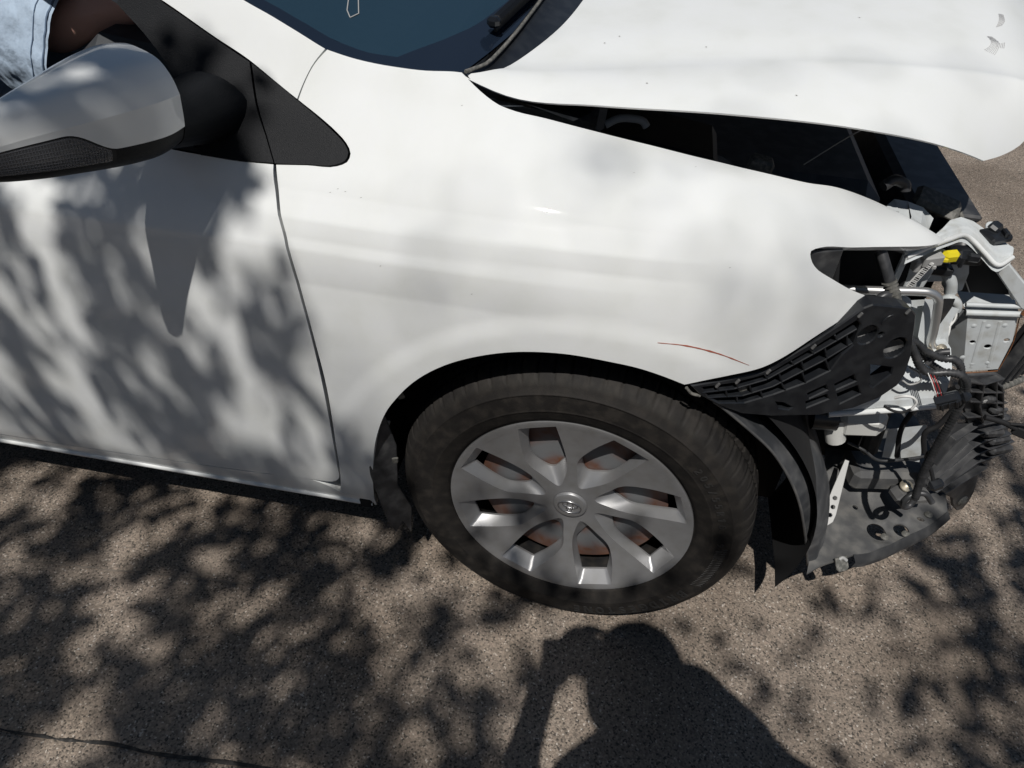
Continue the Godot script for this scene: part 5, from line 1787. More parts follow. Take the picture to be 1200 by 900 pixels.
	inp.fq(Vector3(0.562, 0.388, -0.26), Vector3(0.622, 0.412, -0.26), Vector3(0.645, 0.318, -0.26), Vector3(0.577, 0.316, -0.26), Vector3(0, 0.2, 1))
	obj("inner_end_panel", inp.mesh(), M.inner_paint, car)
	var post := MB.new()
	bx(post, Vector3(0.540, 0.40, -0.262), Vector3(0.030, 0.16, 0.03), 0.008, Basis(Vector3.BACK, 0.1))
	obj("lower_post", post.mesh(), M.steelblack, car)
	obj("brown_hose", tube_mesh(v3s([0.50, 0.35, -0.25, 0.53, 0.345, -0.24, 0.56, 0.33, -0.235, 0.60, 0.335, -0.24, 0.66, 0.34, -0.26]), 0.0030, 0.008, 7), M.hose, car)
	var bk := MB.new()
	bx(bk, Vector3(0.50, 0.31, -0.42), Vector3(0.20, 0.24, 0.10), 0.006)
	obj("dark_bulkhead", bk.mesh(), M.void, car)

# ---------------------------------------------------------------- under the bonnet
func engine_bay() -> void:
	var e := holder("engine", car)
	var mb := MB.new()
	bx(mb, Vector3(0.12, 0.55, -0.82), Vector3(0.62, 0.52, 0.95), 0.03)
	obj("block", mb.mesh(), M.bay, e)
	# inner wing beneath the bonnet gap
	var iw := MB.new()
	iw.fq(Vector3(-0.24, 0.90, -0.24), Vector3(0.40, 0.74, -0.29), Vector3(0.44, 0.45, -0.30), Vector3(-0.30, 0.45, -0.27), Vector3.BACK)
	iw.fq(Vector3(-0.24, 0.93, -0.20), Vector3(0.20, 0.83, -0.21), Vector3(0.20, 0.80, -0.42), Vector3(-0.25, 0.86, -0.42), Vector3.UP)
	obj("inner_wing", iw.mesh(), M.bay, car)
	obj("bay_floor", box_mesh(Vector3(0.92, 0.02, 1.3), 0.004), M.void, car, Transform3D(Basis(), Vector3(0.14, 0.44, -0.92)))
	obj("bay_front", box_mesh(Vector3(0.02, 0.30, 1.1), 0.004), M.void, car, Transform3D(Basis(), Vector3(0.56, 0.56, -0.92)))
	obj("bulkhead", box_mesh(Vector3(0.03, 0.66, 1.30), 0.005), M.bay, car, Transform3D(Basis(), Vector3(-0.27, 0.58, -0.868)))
	# small fittings in the dark: a hose end, a grey relay box, a stay wire
	obj("hose_end", tube_mesh(v3s([-0.03, 0.905, -0.24, -0.01, 0.915, -0.245, 0.02, 0.914, -0.25, 0.03, 0.905, -0.25]), 0.006, 0.006, 8), M.greyplastic, car)
	obj("relay_box", box_mesh(Vector3(0.034, 0.03, 0.03), 0.004), M.clip, car, Transform3D(Basis(Vector3.BACK, -0.15), Vector3(0.205, 0.862, -0.255)))
	obj("stay_wire", tube_mesh(v3s([0.29, 0.83, -0.36, 0.36, 0.86, -0.42, 0.42, 0.86, -0.50]), 0.0012, 0.01, 6), M.greyplastic, car)
	obj("fuse_box", box_mesh(Vector3(0.20, 0.05, 0.14), 0.012), M.plastic, car, Transform3D(Basis.from_euler(Vector3(0.05, 0, -0.15)), Vector3(0.05, 0.84, -0.36)))
	# black duct over the radiator, the lit bits round its near end
	var rc := holder("radiator_cover", car)
	var r1 := MB.new()
	bx(r1, Vector3(0.572, 0.690, -1.00), Vector3(0.12, 0.11, 1.10), 0.012)
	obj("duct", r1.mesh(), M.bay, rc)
	var r2 := MB.new()
	bx(r2, Vector3(0.578, 0.744, -0.47), Vector3(0.082, 0.012, 0.10), 0.004)
	bx(r2, Vector3(0.592, 0.700, -0.430), Vector3(0.050, 0.085, 0.03), 0.010)
	bx(r2, Vector3(0.545, 0.752, -0.43), Vector3(0.02, 0.03, 0.03), 0.006)
	obj("duct_end", r2.mesh(), M.fadeddark, rc)
	obj("brown_strap", tube_mesh(v3s([0.575, 0.758, -0.415, 0.585, 0.738, -0.405, 0.575, 0.716, -0.398, 0.560, 0.705, -0.40]), 0.0040, 0.005, 7), M.clip, rc)
	var r3 := MB.new()
	tube(r3, PackedVector3Array([Vector3(0.602, 0.715, -0.43), Vector3(0.604, 0.68, -0.40)]), 0.018, 14)
	obj("rubber_sleeve", r3.mesh(), M.fadeddark, rc)
	# white catch plate that shows past the wing
	var ca := [Vector3(0.413, 0.812, -0.288), Vector3(0.428, 0.812, -0.312), Vector3(0.451, 0.808, -0.318), Vector3(0.478, 0.800, -0.321), Vector3(0.498, 0.786, -0.316)]
	var cc := [Vector3(0.405, 0.808, -0.266), Vector3(0.427, 0.806, -0.270), Vector3(0.447, 0.800, -0.270), Vector3(0.464, 0.792, -0.268), Vector3(0.494, 0.770, -0.305)]
	var wp := MB.new()
	for i in 4:
		var up: Vector3 = Vector3(0, 0.006 * (1.0 if i % 2 == 0 else 0.0), 0)
		wp.q(wp.p(ca[i], Vector3.UP), wp.p(ca[i + 1], Vector3.UP), wp.p(cc[i + 1] + up, Vector3(0, 1, 0.8)), wp.p(cc[i] + up, Vector3(0, 1, 0.8)))
		wp.fq(cc[i] + up, cc[i + 1] + up, cc[i + 1] + Vector3(0, -0.02, 0.004), cc[i] + Vector3(0, -0.02, 0.004), Vector3.BACK)
	renormal(wp)
	obj("catch_plate", wp.mesh(), M.inner_paint, car)
	var gp := MB.new()
	bx(gp, Vector3(0.518, 0.785, -0.375), Vector3(0.075, 0.016, 0.05), 0.007, Basis.from_euler(Vector3(0.2, -0.35, -0.2)))
	obj("grey_guide", gp.mesh(), M.clip, car)
	obj("prop_clip", tube_mesh(v3s([0.385, 0.855, -0.255, 0.40, 0.862, -0.265, 0.418, 0.856, -0.27, 0.422, 0.846, -0.268]), 0.008, 0.005, 9), M.fadeddark, car)
	# inside the empty lamp opening
	var lo := MB.new()
	bx(lo, Vector3(0.33, 0.63, -0.27), Vector3(0.30, 0.28, 0.02), 0.005)
	obj("lamp_well", lo.mesh(), M.void, car)
	obj("lamp_well_post", box_mesh(Vector3(0.016, 0.12, 0.03), 0.006), M.black, car, Transform3D(Basis(Vector3.BACK, 0.25), Vector3(0.318, 0.775, -0.12)))
	obj("lamp_well_web", box_mesh(Vector3(0.05, 0.05, 0.006), 0.002), M.fadeddark, car, Transform3D(Basis(Vector3.UP, 0.4), Vector3(0.290, 0.805, -0.09)))

# ---------------------------------------------------------------- inside the car
func cabin() -> void:
	var d := MB.new()
	bx(d, Vector3(-0.62, 0.86, -0.868), Vector3(0.50, 0.16, 1.36), 0.05, Basis(Vector3.BACK, -0.10))
	obj("dashboard", d.mesh(), M.dash, car)
	var sw := MB.new()
	var pp := PackedVector3Array()
	for i in 41:
		var a := TAU * i / 40
		pp.append(Vector3(cos(a) * 0.185, sin(a) * 0.185, 0))
	tube(sw, pp, 0.015, 10)
	tube(sw, PackedVector3Array([Vector3(-0.18, 0, 0), Vector3(0, -0.02, 0.02), Vector3(0.18, 0, 0)]), 0.014, 8)
	tube(sw, PackedVector3Array([Vector3(0, -0.02, 0.02), Vector3(0, -0.18, 0)]), 0.014, 8)
	obj("steering_wheel", sw.mesh(), M.plastic, car, Transform3D(Basis(Vector3.UP, -PI / 2) * Basis(Vector3.RIGHT, -0.40), Vector3(-0.80, 0.86, -0.50)))
	for z in [-0.50, -1.236]:
		var s := holder("seat", car, Transform3D(Basis(), Vector3(-1.30, 0, z)))
		obj("cushion", box_mesh(Vector3(0.52, 0.16, 0.50), 0.05), M.seat, s, Transform3D(Basis(Vector3.BACK, 0.15), Vector3(0.08, 0.42, 0)))
		obj("backrest", box_mesh(Vector3(0.14, 0.66, 0.48), 0.05), M.seat, s, Transform3D(Basis(Vector3.BACK, 0.28), Vector3(-0.27, 0.76, 0)))
		obj("headrest", box_mesh(Vector3(0.09, 0.17, 0.26), 0.035), M.seat, s, Transform3D(Basis(Vector3.BACK, 0.2), Vector3(-0.38, 1.18, 0)))
	var dl := MB.new()
	dl.fq(Vector3(-0.56, 0.86, -0.115), Vector3(-1.52, 0.86, -0.125), Vector3(-1.52, 0.30, -0.11), Vector3(-0.56, 0.30, -0.11), Vector3.FORWARD)
	dl.fq(Vector3(-0.56, 0.86, -0.115), Vector3(-1.52, 0.86, -0.125), Vector3(-1.52, 0.895, -0.075), Vector3(-0.60, 0.890, -0.070), Vector3.UP)
	obj("door_lining", dl.mesh(), M.seat, car)

# ---------------------------------------------------------------- figures: tapered capsules joined by a smooth minimum, meshed as surface nets
func flesh(mb: MB, bones: Array, cell: float, k: float) -> void:
	var lo := Vector3(1e9, 1e9, 1e9)
	var hi := -lo
	for b in bones:
		var r: float = maxf(b[2], b[3]) + k + cell * 2.0
		lo = lo.min((b[0] as Vector3).min(b[1]) - Vector3(r, r, r))
		hi = hi.max((b[0] as Vector3).max(b[1]) + Vector3(r, r, r))
	var nx := int((hi.x - lo.x) / cell) + 2
	var ny := int((hi.y - lo.y) / cell) + 2
	var nz := int((hi.z - lo.z) / cell) + 2
	var f := PackedFloat32Array()
	f.resize(nx * ny * nz)
	f.fill(1.0)
	var sx := nx * ny
	for b in bones:
		var a: Vector3 = b[0]
		var d: Vector3 = b[1] - a
		var ra: float = b[2]
		var dr: float = b[3] - ra
		var dd := maxf(d.length_squared(), 1e-9)
		var r := maxf(ra, ra + dr) + k + cell * 1.5
		var bl := (a.min(b[1]) - Vector3(r, r, r) - lo) / cell
		var bh := (a.max(b[1]) + Vector3(r, r, r) - lo) / cell
		for z in range(maxi(0, int(bl.z)), mini(nz, int(bh.z) + 2)):
			for y in range(maxi(0, int(bl.y)), mini(ny, int(bh.y) + 2)):
				var base := z * sx + y * nx
				for x in range(maxi(0, int(bl.x)), mini(nx, int(bh.x) + 2)):
					var p := lo + Vector3(x, y, z) * cell - a
					var t := clampf(p.dot(d) / dd, 0.0, 1.0)
					var v := (p - d * t).length() - ra - dr * t
					var o := f[base + x]
					var h := maxf(k - absf(o - v), 0.0) / k
					f[base + x] = minf(o, v) - h * h * k * 0.25
	var idx := {}
	for z in nz - 1:
		for y in ny - 1:
			var base := z * sx + y * nx
			for x in nx - 1:
				var c := base + x
				var f0 := f[c]
				if f0 > cell * 3.0 or f0 < -cell * 3.0:
					continue
				var m := 0
				var vals := [f0, f[c + 1], f[c + nx], f[c + nx + 1], f[c + sx], f[c + sx + 1], f[c + sx + nx], f[c + sx + nx + 1]]
				for i in 8:
					if vals[i] < 0.0:
						m |= 1 << i
				if m == 0 or m == 255:
					continue
				var sum := Vector3()
				var cnt := 0
				for e in [[0, 1], [2, 3], [4, 5], [6, 7], [0, 2], [1, 3], [4, 6], [5, 7], [0, 4], [1, 5], [2, 6], [3, 7]]:
					var i: int = e[0]
					var j: int = e[1]
					if ((m >> i) & 1) != ((m >> j) & 1):
						var t: float = vals[i] / (vals[i] - vals[j])
						var pi := Vector3(i & 1, (i >> 1) & 1, i >> 2)
						var pj := Vector3(j & 1, (j >> 1) & 1, j >> 2)
						sum += pi.lerp(pj, t)
						cnt += 1
				var g := Vector3(vals[1] + vals[3] + vals[5] + vals[7] - vals[0] - vals[2] - vals[4] - vals[6], vals[2] + vals[3] + vals[6] + vals[7] - vals[0] - vals[1] - vals[4] - vals[5], vals[4] + vals[5] + vals[6] + vals[7] - vals[0] - vals[1] - vals[2] - vals[3])
				idx[c] = mb.p(lo + (Vector3(x, y, z) + sum / cnt) * cell, g.normalized())
	for c in idx:
		for ax in 3:
			var s: int = [1, nx, sx][ax]
			var u: int = [nx, sx, 1][ax]
			var w: int = [sx, 1, nx][ax]
			if (f[c] < 0.0) != (f[c + s] < 0.0):
				if idx.has(c - u) and idx.has(c - w) and idx.has(c - u - w):
					mb.q(idx[c], idx[c - u], idx[c - u - w], idx[c - w])

# five fingers and a thumb on a palm; x of the frame runs to the thumb side, y along the fingers, z out of the back of the hand
func hand_bones(t: Transform3D, curl: Array, side: float) -> Array:
	var o := []
	var fx := [0.030, 0.010, -0.010, -0.029]
	var ln := [[0.044, 0.026, 0.021], [0.048, 0.030, 0.022], [0.045, 0.028, 0.021], [0.035, 0.021, 0.018]]
	for i in 4:
		var root := Vector3(fx[i] * side, 0.088 - 0.006 * absf(i - 1.2), 0)
		o.append([t * Vector3(fx[i] * 0.62 * side, 0.008, 0), t * root, 0.0145, 0.0105])
		var p := root
		var a := 0.0
		for j in 3:
			a += curl[i] * [0.8, 1.1, 0.8][j]
			var q: Vector3 = p + Vector3(fx[i] * 0.06 * side, cos(a), -sin(a)) * ln[i][j]
			o.append([t * p, t * q, 0.0098 - 0.0008 * j, 0.0090 - 0.0008 * j])
			p = q
	o.append([t * Vector3(0.014 * side, 0.016, -0.004), t * Vector3(0.040 * side, 0.044, -0.016), 0.016, 0.0125])
	o.append([t * Vector3(0.040 * side, 0.044, -0.016), t * Vector3(0.052 * side, 0.074, -0.026), 0.0115, 0.0105])
	o.append([t * Vector3(0.052 * side, 0.074, -0.026), t * Vector3(0.050 * side, 0.098, -0.034), 0.0105, 0.0085])
	return o

func head_bones(c: Vector3, f: Basis) -> Array:
	# c: middle of the skull; f.z points where the face looks
	var g := func(x: float, y: float, z: float) -> Vector3:
		return c + f * Vector3(x, y, z)
	return [[g.call(0, 0.02, -0.018), g.call(0, 0.02, 0.018), 0.086, 0.080], [g.call(0, -0.03, 0.02), g.call(0, -0.075, 0.048), 0.066, 0.042],
		[g.call(0, 0.005, 0.092), g.call(0, -0.030, 0.108), 0.010, 0.014], [g.call(-0.014, -0.034, 0.096), g.call(0.014, -0.034, 0.096), 0.009, 0.009],
		[g.call(-0.035, 0.024, 0.080), g.call(0.035, 0.024, 0.080), 0.014, 0.014], [g.call(-0.020, -0.062, 0.086), g.call(0.020, -0.062, 0.086), 0.008, 0.008], [g.call(-0.018, -0.074, 0.084), g.call(0.018, -0.074, 0.084), 0.009, 0.009],
		[g.call(-0.082, 0.012, 0.0), g.call(-0.086, -0.022, 0.004), 0.012, 0.010], [g.call(0.082, 0.012, 0.0), g.call(0.086, -0.022, 0.004), 0.012, 0.010],
		[g.call(-0.040, -0.012, 0.072), g.call(-0.045, -0.020, 0.065), 0.020, 0.020], [g.call(0.040, -0.012, 0.072), g.call(0.045, -0.020, 0.065), 0.020, 0.020]]

func eyes(parent: Node, c: Vector3, f: Basis) -> void:
	for s in [-1.0, 1.0]:
		var e := SphereMesh.new()
		e.radius = 0.0115
		e.height = 0.023
		e.radial_segments = 14
		e.rings = 8
		obj("eye", e, M.eye, parent, Transform3D(Basis(), c + f * Vector3(0.031 * s, 0.004, 0.080)))

func hair_mesh(c: Vector3, f: Basis) -> ArrayMesh:
	var mb := MB.new()
	flesh(mb, [[c + f * Vector3(0, 0.038, -0.030), c + f * Vector3(0, 0.048, 0.020), 0.099, 0.088], [c + f * Vector3(-0.05, 0.02, -0.03), c + f * Vector3(-0.06, -0.02, -0.025), 0.045, 0.03], [c + f * Vector3(0.05, 0.02, -0.03), c + f * Vector3(0.06, -0.02, -0.025), 0.045, 0.03], [c + f * Vector3(0, -0.01, -0.06), c + f * Vector3(0, -0.06, -0.055), 0.06, 0.045]], 0.009, 0.03)
	return mb.mesh()

func make_passenger() -> void:
	# someone in the near front seat, reaching forward with the near arm
	var sh := Vector3(-1.205, 1.065, -0.320)
	var el := Vector3(-0.935, 0.945, -0.305)
	var wr := Vector3(-0.735, 1.000, -0.310)
	var sh2 := Vector3(-1.27, 1.07, -0.69)
	var el2 := Vector3(-1.02, 0.90, -0.74)
	var wr2 := Vector3(-0.83, 0.99, -0.62)
	var hip := Vector3(-1.22, 0.58, -0.505)
	var neck := Vector3(-1.285, 1.10, -0.51)
	var hc := Vector3(-1.265, 1.225, -0.51)
	var hf := Basis(Vector3(0, 0, -1), Vector3(0, 1, 0), Vector3(1, 0, 0))
	var mb := MB.new()
	var body := [[hip + Vector3(0, 0, -0.08), hip + Vector3(0, 0, 0.08), 0.115, 0.115], [hip, Vector3(-1.27, 0.95, -0.51), 0.125, 0.125], [Vector3(-1.27, 0.93, -0.42), Vector3(-1.27, 0.93, -0.60), 0.115, 0.115], [sh + Vector3(-0.02, -0.02, -0.04), sh2 + Vector3(-0.02, -0.02, 0.04), 0.07, 0.07],
		[neck + Vector3(0, -0.05, 0), hc + Vector3(-0.01, -0.06, 0), 0.06, 0.052], [sh, el, 0.050, 0.040], [el, wr, 0.040, 0.027], [sh2, el2, 0.050, 0.040], [el2, wr2, 0.040, 0.027],
		[hip + Vector3(0.02, -0.02, 0.10), Vector3(-0.78, 0.60, -0.41), 0.085, 0.060], [Vector3(-0.78, 0.60, -0.41), Vector3(-0.62, 0.30, -0.42), 0.055, 0.042], [hip + Vector3(0.02, -0.02, -0.10), Vector3(-0.78, 0.60, -0.62), 0.085, 0.060], [Vector3(-0.78, 0.60, -0.62), Vector3(-0.62, 0.30, -0.60), 0.055, 0.042],
		[Vector3(-0.62, 0.28, -0.42), Vector3(-0.47, 0.275, -0.42), 0.040, 0.030], [Vector3(-0.62, 0.28, -0.60), Vector3(-0.47, 0.275, -0.60), 0.040, 0.030]]
	flesh(mb, body, 0.014, 0.03)
	flesh(mb, head_bones(hc, hf), 0.006, 0.018)
	var fd := (wr - el).normalized()
	flesh(mb, [[wr - fd * 0.03, wr + fd * 0.01, 0.028, 0.026]] + hand_bones(Transform3D(frame(Vector3.ZERO, fd.cross(Vector3.UP), fd).basis, wr + fd * 0.01), [0.75, 0.8, 0.85, 0.9], -1.0), 0.0045, 0.008)
	var fd2 := (wr2 - el2).normalized()
	flesh(mb, [[wr2 - fd2 * 0.03, wr2 + fd2 * 0.01, 0.028, 0.026]] + hand_bones(Transform3D(frame(Vector3.ZERO, fd2.cross(Vector3.UP), fd2).basis, wr2 + fd2 * 0.01), [0.75, 0.8, 0.85, 0.9], 1.0), 0.0045, 0.008)
	var p := obj("person", mb.mesh(), M.skin)
	tag(p, "person in a pale blue shirt seated in the car behind the door mirror", "person")
	eyes(p, hc, hf)
	obj("hair", hair_mesh(hc, hf), M.hair, p)
	# the shirt: a loose short sleeve ending just past the elbow, with seams
	var sm := MB.new()
	flesh(sm, [[hip + Vector3(-0.01, -0.02, -0.08), hip + Vector3(-0.01, -0.02, 0.08), 0.128, 0.128], [hip, Vector3(-1.27, 0.95, -0.51), 0.140, 0.138], [Vector3(-1.27, 0.93, -0.42), Vector3(-1.27, 0.93, -0.60), 0.13, 0.13], [sh + Vector3(-0.02, -0.02, -0.04), sh2 + Vector3(-0.02, -0.02, 0.04), 0.085, 0.085], [sh2, el2, 0.072, 0.066]], 0.014, 0.04)
	var shirt := obj("shirt", sm.mesh(), M.shirt, p)
	var sl := MB.new()
	var nz := FastNoiseLite.new()
	nz.seed = 12
	nz.frequency = 1.0
	var a := sh + Vector3(-0.03, -0.01, 0.0)
	var b := el + Vector3(0.030, -0.03, 0.0)
	var ax := (b - a).normalized()
	# the hem hangs, so its rings lean
	var u := Vector3(0.05, 1, 0.0)
	u = (u - ax * u.dot(ax) * 0.6).normalized()
	var w := ax.cross(u).normalized()
	var rows := []
	var place := func(f: float, g: float, extra: float) -> Vector3:
		var c := a.lerp(b, f) + Vector3(0, -0.022 * f, 0)
		var r := lerpf(0.098, 0.106, f) + 0.007 * nz.get_noise_3d(cos(g) * 1.6, sin(g) * 1.6, f * 3.0) + 0.004 * nz.get_noise_3d(cos(g) * 4.0, sin(g) * 4.0, f * 9.0) + extra
		return c + u * cos(g) * r * 1.12 + w * sin(g) * r * 0.80
	for i in 61:
		var row := []
		for j in 57:
			var f := i / 60.0
			var g := TAU * j / 56.0
			var q: Vector3 = place.call(f, g, 0.0)
			var n: Vector3 = (place.call(f, g + 0.03, 0.0) - place.call(f, g - 0.03, 0.0)).cross(place.call(f + 0.01, g, 0.0) - place.call(f - 0.01, g, 0.0)).normalized()
			if n.dot(q - a.lerp(b, f)) < 0.0:
				n = -n
			row.append(sl.p(q, n, Vector2(f, g)))
		rows.append(row)
	for i in 60:
		for j in 56:
			sl.q(rows[i][j], rows[i][j + 1], rows[i + 1][j + 1], rows[i + 1][j])
	obj("sleeve", sl.mesh(), M.shirt, shirt)
	for s in [[0.985, 0.0022], [0.93, 0.0012], [0.60, 0.0016]]:
		var ring := PackedVector3Array()
		for j in 81:
			ring.append(place.call(s[0], TAU * j / 80.0, 0.0006))
		var rm := MB.new()
		tube(rm, ring, s[1] * 0.8, 5)
		obj("seam", rm.mesh(), M.seam, shirt)
	var tr := MB.new()
	flesh(tr, [[hip + Vector3(0, -0.01, -0.08), hip + Vector3(0, -0.01, 0.08), 0.124, 0.124], [hip + Vector3(0.02, -0.02, 0.10), Vector3(-0.78, 0.60, -0.41), 0.096, 0.076], [Vector3(-0.78, 0.60, -0.41), Vector3(-0.625, 0.32, -0.42), 0.070, 0.058], [hip + Vector3(0.02, -0.02, -0.10), Vector3(-0.78, 0.60, -0.62), 0.096, 0.076], [Vector3(-0.78, 0.60, -0.62), Vector3(-0.625, 0.32, -0.60), 0.070, 0.058]], 0.016, 0.03)
	obj("trousers", tr.mesh(), M.trousers, p)

# the one who takes the picture stands behind the lens; the photograph shows only the shadow
func make_photographer() -> void:
	var hc := Vector3(0.098, 1.500, 1.040)
	var look := Vector3(-0.05, -0.62, -0.78).normalized()
	var hf := Basis(Vector3.UP.cross(look).normalized(), look.cross(Vector3.UP.cross(look)).normalized(), look)
	var neck := Vector3(0.14, 1.385, 1.04)
	var shl := Vector3(0.135, 1.340, 1.000)
	var shr := Vector3(0.215, 1.350, 0.930)
	var ell := Vector3(-0.085, 0.985, 1.020)
	var wrl := Vector3(-0.062, 1.255, 0.900)
	var elr := Vector3(0.405, 1.190, 0.965)
	var wrr := Vector3(0.465, 0.965, 1.08)
	var hip := Vector3(0.17, 0.93, 1.20)
	var mb := MB.new()
	var legs := [[hip + Vector3(-0.09, -0.02, 0), Vector3(0.07, 0.50, 1.20), 0.085, 0.058], [Vector3(0.07, 0.50, 1.20), Vector3(0.05, 0.09, 1.24), 0.056, 0.038], [hip + Vector3(0.09, -0.02, 0), Vector3(0.28, 0.50, 1.20), 0.085, 0.058], [Vector3(0.28, 0.50, 1.20), Vector3(0.31, 0.09, 1.24), 0.056, 0.038]]
	var body := legs + [[hip + Vector3(-0.07, 0, 0), hip + Vector3(0.07, 0, 0), 0.110, 0.110], [hip, Vector3(0.170, 1.22, 1.02), 0.100, 0.078], [Vector3(0.15, 1.24, 1.01), Vector3(0.19, 1.25, 1.00), 0.072, 0.072], [shl + Vector3(0.03, -0.01, 0), shr + Vector3(-0.03, -0.01, 0), 0.052, 0.052], [neck, hc + Vector3(0, -0.05, -0.01), 0.056, 0.050],
		[shl, ell, 0.044, 0.037], [ell, wrl, 0.037, 0.026], [shr, elr, 0.044, 0.036], [elr, wrr, 0.036, 0.026], [Vector3(0.05, 0.05, 1.25), Vector3(0.02, 0.035, 1.08), 0.042, 0.030], [Vector3(0.31, 0.05, 1.25), Vector3(0.33, 0.035, 1.08), 0.042, 0.030]]
	flesh(mb, body, 0.015, 0.03)
	flesh(mb, head_bones(hc, hf), 0.006, 0.018)
	# left hand round the phone, right hand on the hip
	var cb := Basis.from_euler(Vector3(-0.7160905, 0.1351419, 0.0606659), EULER_ORDER_YXZ)
	var ph := Vector3(0.00372, 1.33572, 0.85112) + cb * Vector3(-0.014, -0.024, 0.006)
	var lw := ph + cb * Vector3(-0.075, -0.050, 0.036)
	flesh(mb, [[wrl, lw, 0.028, 0.026]] + hand_bones(Transform3D(Basis(cb * Vector3(0.0, 0, 1).normalized(), cb * Vector3(0.35, 0.94, 0.0).normalized(), cb * Vector3(-0.94, 0.35, 0).normalized()), lw), [0.55, 0.55, 0.55, 0.6], 1.0), 0.0045, 0.008)
	var rw := (wrr - elr).normalized()
	flesh(mb, [[wrr - rw * 0.03, wrr + rw * 0.01, 0.028, 0.026]] + hand_bones(Transform3D(frame(Vector3.ZERO, Vector3(0, 0.2, 1), Vector3(-0.7, -0.5, 0.2)).basis, wrr + rw * 0.01), [0.35, 0.4, 0.45, 0.5], 1.0), 0.0045, 0.008)
	var p := obj("person", mb.mesh(), M.skin)
	tag(p, "photographer in a dark T-shirt whose shadow falls on the asphalt below the front tyre", "person")
	eyes(p, hc, hf)
	obj("hair", hair_mesh(hc, hf), M.hair, p)
	var sm := MB.new()
	flesh(sm, [[hip + Vector3(-0.07, 0.02, 0), hip + Vector3(0.07, 0.02, 0), 0.124, 0.124], [hip, Vector3(0.170, 1.22, 1.02), 0.110, 0.086], [Vector3(0.15, 1.24, 1.01), Vector3(0.19, 1.25, 1.00), 0.080, 0.080], [shl + Vector3(0.03, -0.01, 0), shr + Vector3(-0.03, -0.01, 0), 0.062, 0.062], [shl, shl.lerp(ell, 0.5), 0.056, 0.052], [shr, shr.lerp(elr, 0.5), 0.056, 0.050]], 0.015, 0.03)
	obj("shirt", sm.mesh(), M.tshirt, p)
	var tr := MB.new()
	var tl := []
	for l in legs:
		tl.append([l[0], l[1], l[2] + 0.014, l[3] + 0.018])
	flesh(tr, tl + [[hip + Vector3(-0.07, -0.01, 0), hip + Vector3(0.07, -0.01, 0), 0.120, 0.120]], 0.016, 0.03)
	obj("trousers", tr.mesh(), M.trousers, p)
	var pm := MB.new()
	bx(pm, Vector3.ZERO, Vector3(0.150, 0.074, 0.008), 0.003)
	var phone := obj("phone", pm.mesh(), M.gloss, null, Transform3D(cb, ph))
	tag(phone, "dark phone held up in the photographer's left hand", "phone")

# ---------------------------------------------------------------- the tree whose shade dapples door and road
# how thick the crown stands over a spot, named by where its shade falls on level ground
func shade(q: Vector2, a: FastNoiseLite, b: FastNoiseLite) -> float:
	var x := q.x
	var z := q.y
	# crown's edge: it stops short of the wing and the bonnet
	var edge := lerpf(-0.66, -0.20, smoothstep(-0.50, -0.36, x))
	edge = lerpf(edge, -0.95, smoothstep(0.66, 0.95, x))
	var base := 1.30 * smoothstep(edge - 0.10, edge + 0.08, z)
	# thinner over the patch in front of the wheel
	base *= 1.0 - 0.90 * exp(-pow((x - 0.40) / 0.47, 4.0) - pow((z - 0.02) / 0.38, 4.0))
	base *= 1.0 - 0.40 * exp(-pow((x + 0.14) / 0.20, 2.0) - pow((z - 0.12) / 0.22, 2.0))
	base *= 1.0 + (0.30 + 0.45 * smoothstep(-0.10, 0.05, z) + 0.6 * smoothstep(0.12, 0.30, z)) * smoothstep(-0.25, -0.50, x)
	base *= 1.0 + 0.45 * smoothstep(0.22, 0.38, z) * (1.0 - exp(-pow((x - 0.2) / 0.3, 2.0)))
	# looser over the door, where the light comes through in streaks
	base *= 1.0 - 0.28 * smoothstep(-0.35, -0.5, x) * (1.0 - smoothstep(-0.16, -0.04, z))
	# a few stray sprays reach over the wing
	if stray(q):
		base = maxf(base, 0.055 if z > -0.75 else 0.01)
	var n := a.get_noise_2d(x, z * 0.60) * 1.3 + b.get_noise_2d(x * 1.2, z * 0.75) * 1.1
	return clampf(base * (1.05 + n * 2.5), 0.0, 3.2)

func stray(q: Vector2) -> bool:
	return q.y > -1.1 and q.y < -0.22 and q.x < 0.62 and q.x > -0.36

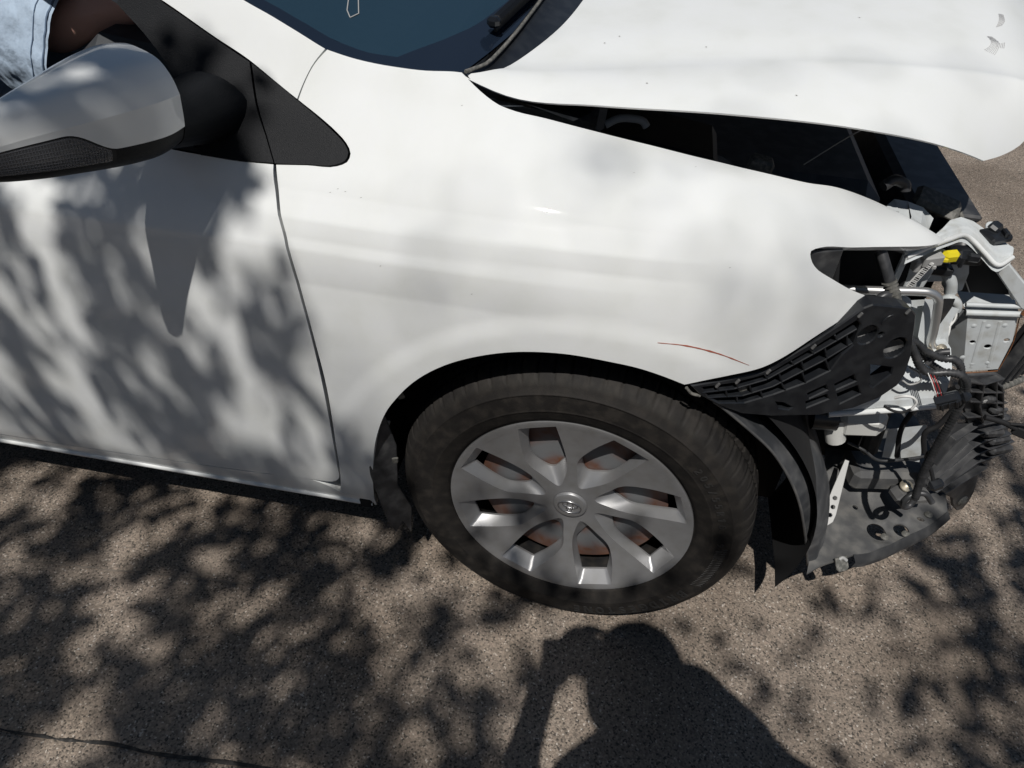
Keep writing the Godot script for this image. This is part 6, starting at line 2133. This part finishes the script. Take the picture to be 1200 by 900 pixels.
func make_tree() -> void:
	var t := holder("tree", null, Transform3D(Basis(), Vector3(-2.6, 0, 4.9)))
	tag(t, "leafy street tree beside the parked car that dapples its door with shade", "tree")
	var at := t.position
	var a := FastNoiseLite.new()
	a.noise_type = FastNoiseLite.TYPE_SIMPLEX_SMOOTH
	a.frequency = 4.6
	a.fractal_octaves = 2
	a.seed = 21
	var b := FastNoiseLite.new()
	b.noise_type = FastNoiseLite.TYPE_SIMPLEX_SMOOTH
	b.frequency = 11.0
	b.fractal_octaves = 1
	b.seed = 5
	# leaf: a pointed, slightly folded blade
	var lm := MB.new()
	var ring := [Vector3(0, 0, 0), Vector3(0.30, 0.05, 0.35), Vector3(0.22, 0.03, 0.75), Vector3(0, -0.04, 1.0), Vector3(-0.22, 0.03, 0.75), Vector3(-0.30, 0.05, 0.35)]
	for i in [[0, 1, 2], [0, 2, 3], [0, 3, 4], [0, 4, 5]]:
		lm.ft(ring[i[0]], ring[i[1]], ring[i[2]], Vector3.UP)
	var spots := []
	var sr := RandomNumberGenerator.new()
	sr.seed = 77
	var s1 := SUN / SUN.y
	var x := -2.4
	var cell := 0.05
	# leaves per cell from the wanted thickness; each at its own height along the light
	while x < 2.3:
		var z := -1.0
		while z < 1.7:
			var d := shade(Vector2(x + cell * 0.5, z + cell * 0.5), a, b)
			var n := d * cell * cell / 0.00066
			var k := int(n) + (1 if sr.randf() < n - int(n) else 0)
			for i in k:
				var h := 3.1 + 1.7 * sr.randf() + 0.3 * a.get_noise_2d(x, z)
				if stray(Vector2(x, z)):
					h = 9.0 + 3.0 * sr.randf()
				spots.append(Vector3(x + cell * sr.randf(), 0, z + cell * sr.randf()) + s1 * h)
			z += cell
		x += cell
	# the rest of the crown, round about, for the sky side of the reflections
	for i in 9000:
		var dr := Vector3(sr.randfn(), sr.randfn() * 0.6, sr.randfn())
		var c := Vector3(-1.8, 6.2, 5.6) + dr * 1.1
		var q := c - s1 * c.y
		if q.z > 1.2:
			spots.append(c)
	var mm := MultiMesh.new()
	mm.transform_format = MultiMesh.TRANSFORM_3D
	mm.use_colors = true
	mm.mesh = lm.mesh()
	mm.instance_count = spots.size()
	for i in spots.size():
		var s := sr.randf_range(0.036, 0.062)
		var bs := Basis.from_euler(Vector3(sr.randfn() * 0.5, sr.randf() * TAU, sr.randfn() * 0.5)).scaled(Vector3(s, s, s))
		mm.set_instance_transform(i, Transform3D(bs, spots[i] - at))
		var g := sr.randf()
		mm.set_instance_color(i, Color(0.045, 0.085, 0.022).lerp(Color(0.085, 0.13, 0.035), g))
	var cr := MultiMeshInstance3D.new()
	cr.name = "crown"
	cr.multimesh = mm
	cr.material_override = M.leaf
	cr.set_meta("kind", "stuff")
	t.add_child(cr, true)
	# trunk and limbs
	var tk := MB.new()
	tube(tk, spline3([Vector3(0, -0.05, 0), Vector3(0.03, 1.2, 0.02), Vector3(0.10, 2.6, -0.05), Vector3(0.22, 4.0, -0.20)], 0.15), 0.17, 14, 0.0, 0.11)
	var trunk := obj("trunk", tk.mesh(), M.bark, t)
	for l in [[Vector3(0.22, 3.9, -0.20), Vector3(1.2, 4.9, -0.9), Vector3(1.9, 5.5, -1.2)], [Vector3(0.2, 3.8, -0.2), Vector3(0.6, 5.2, -0.8), Vector3(1.0, 6.4, -1.3)], [Vector3(0.2, 3.8, -0.2), Vector3(-0.5, 5.0, 0.2), Vector3(-0.8, 6.6, 0.6)], [Vector3(0.2, 3.8, -0.2), Vector3(0.9, 5.2, 0.5), Vector3(1.7, 6.3, 0.9)], [Vector3(1.2, 4.9, -0.9), Vector3(1.9, 5.8, -0.5), Vector3(2.7, 6.5, -0.3)]]:
		var bm := MB.new()
		tube(bm, spline3(l, 0.12), 0.075, 9, 0.0, 0.018)
		obj("limb", bm.mesh(), M.bark, trunk)
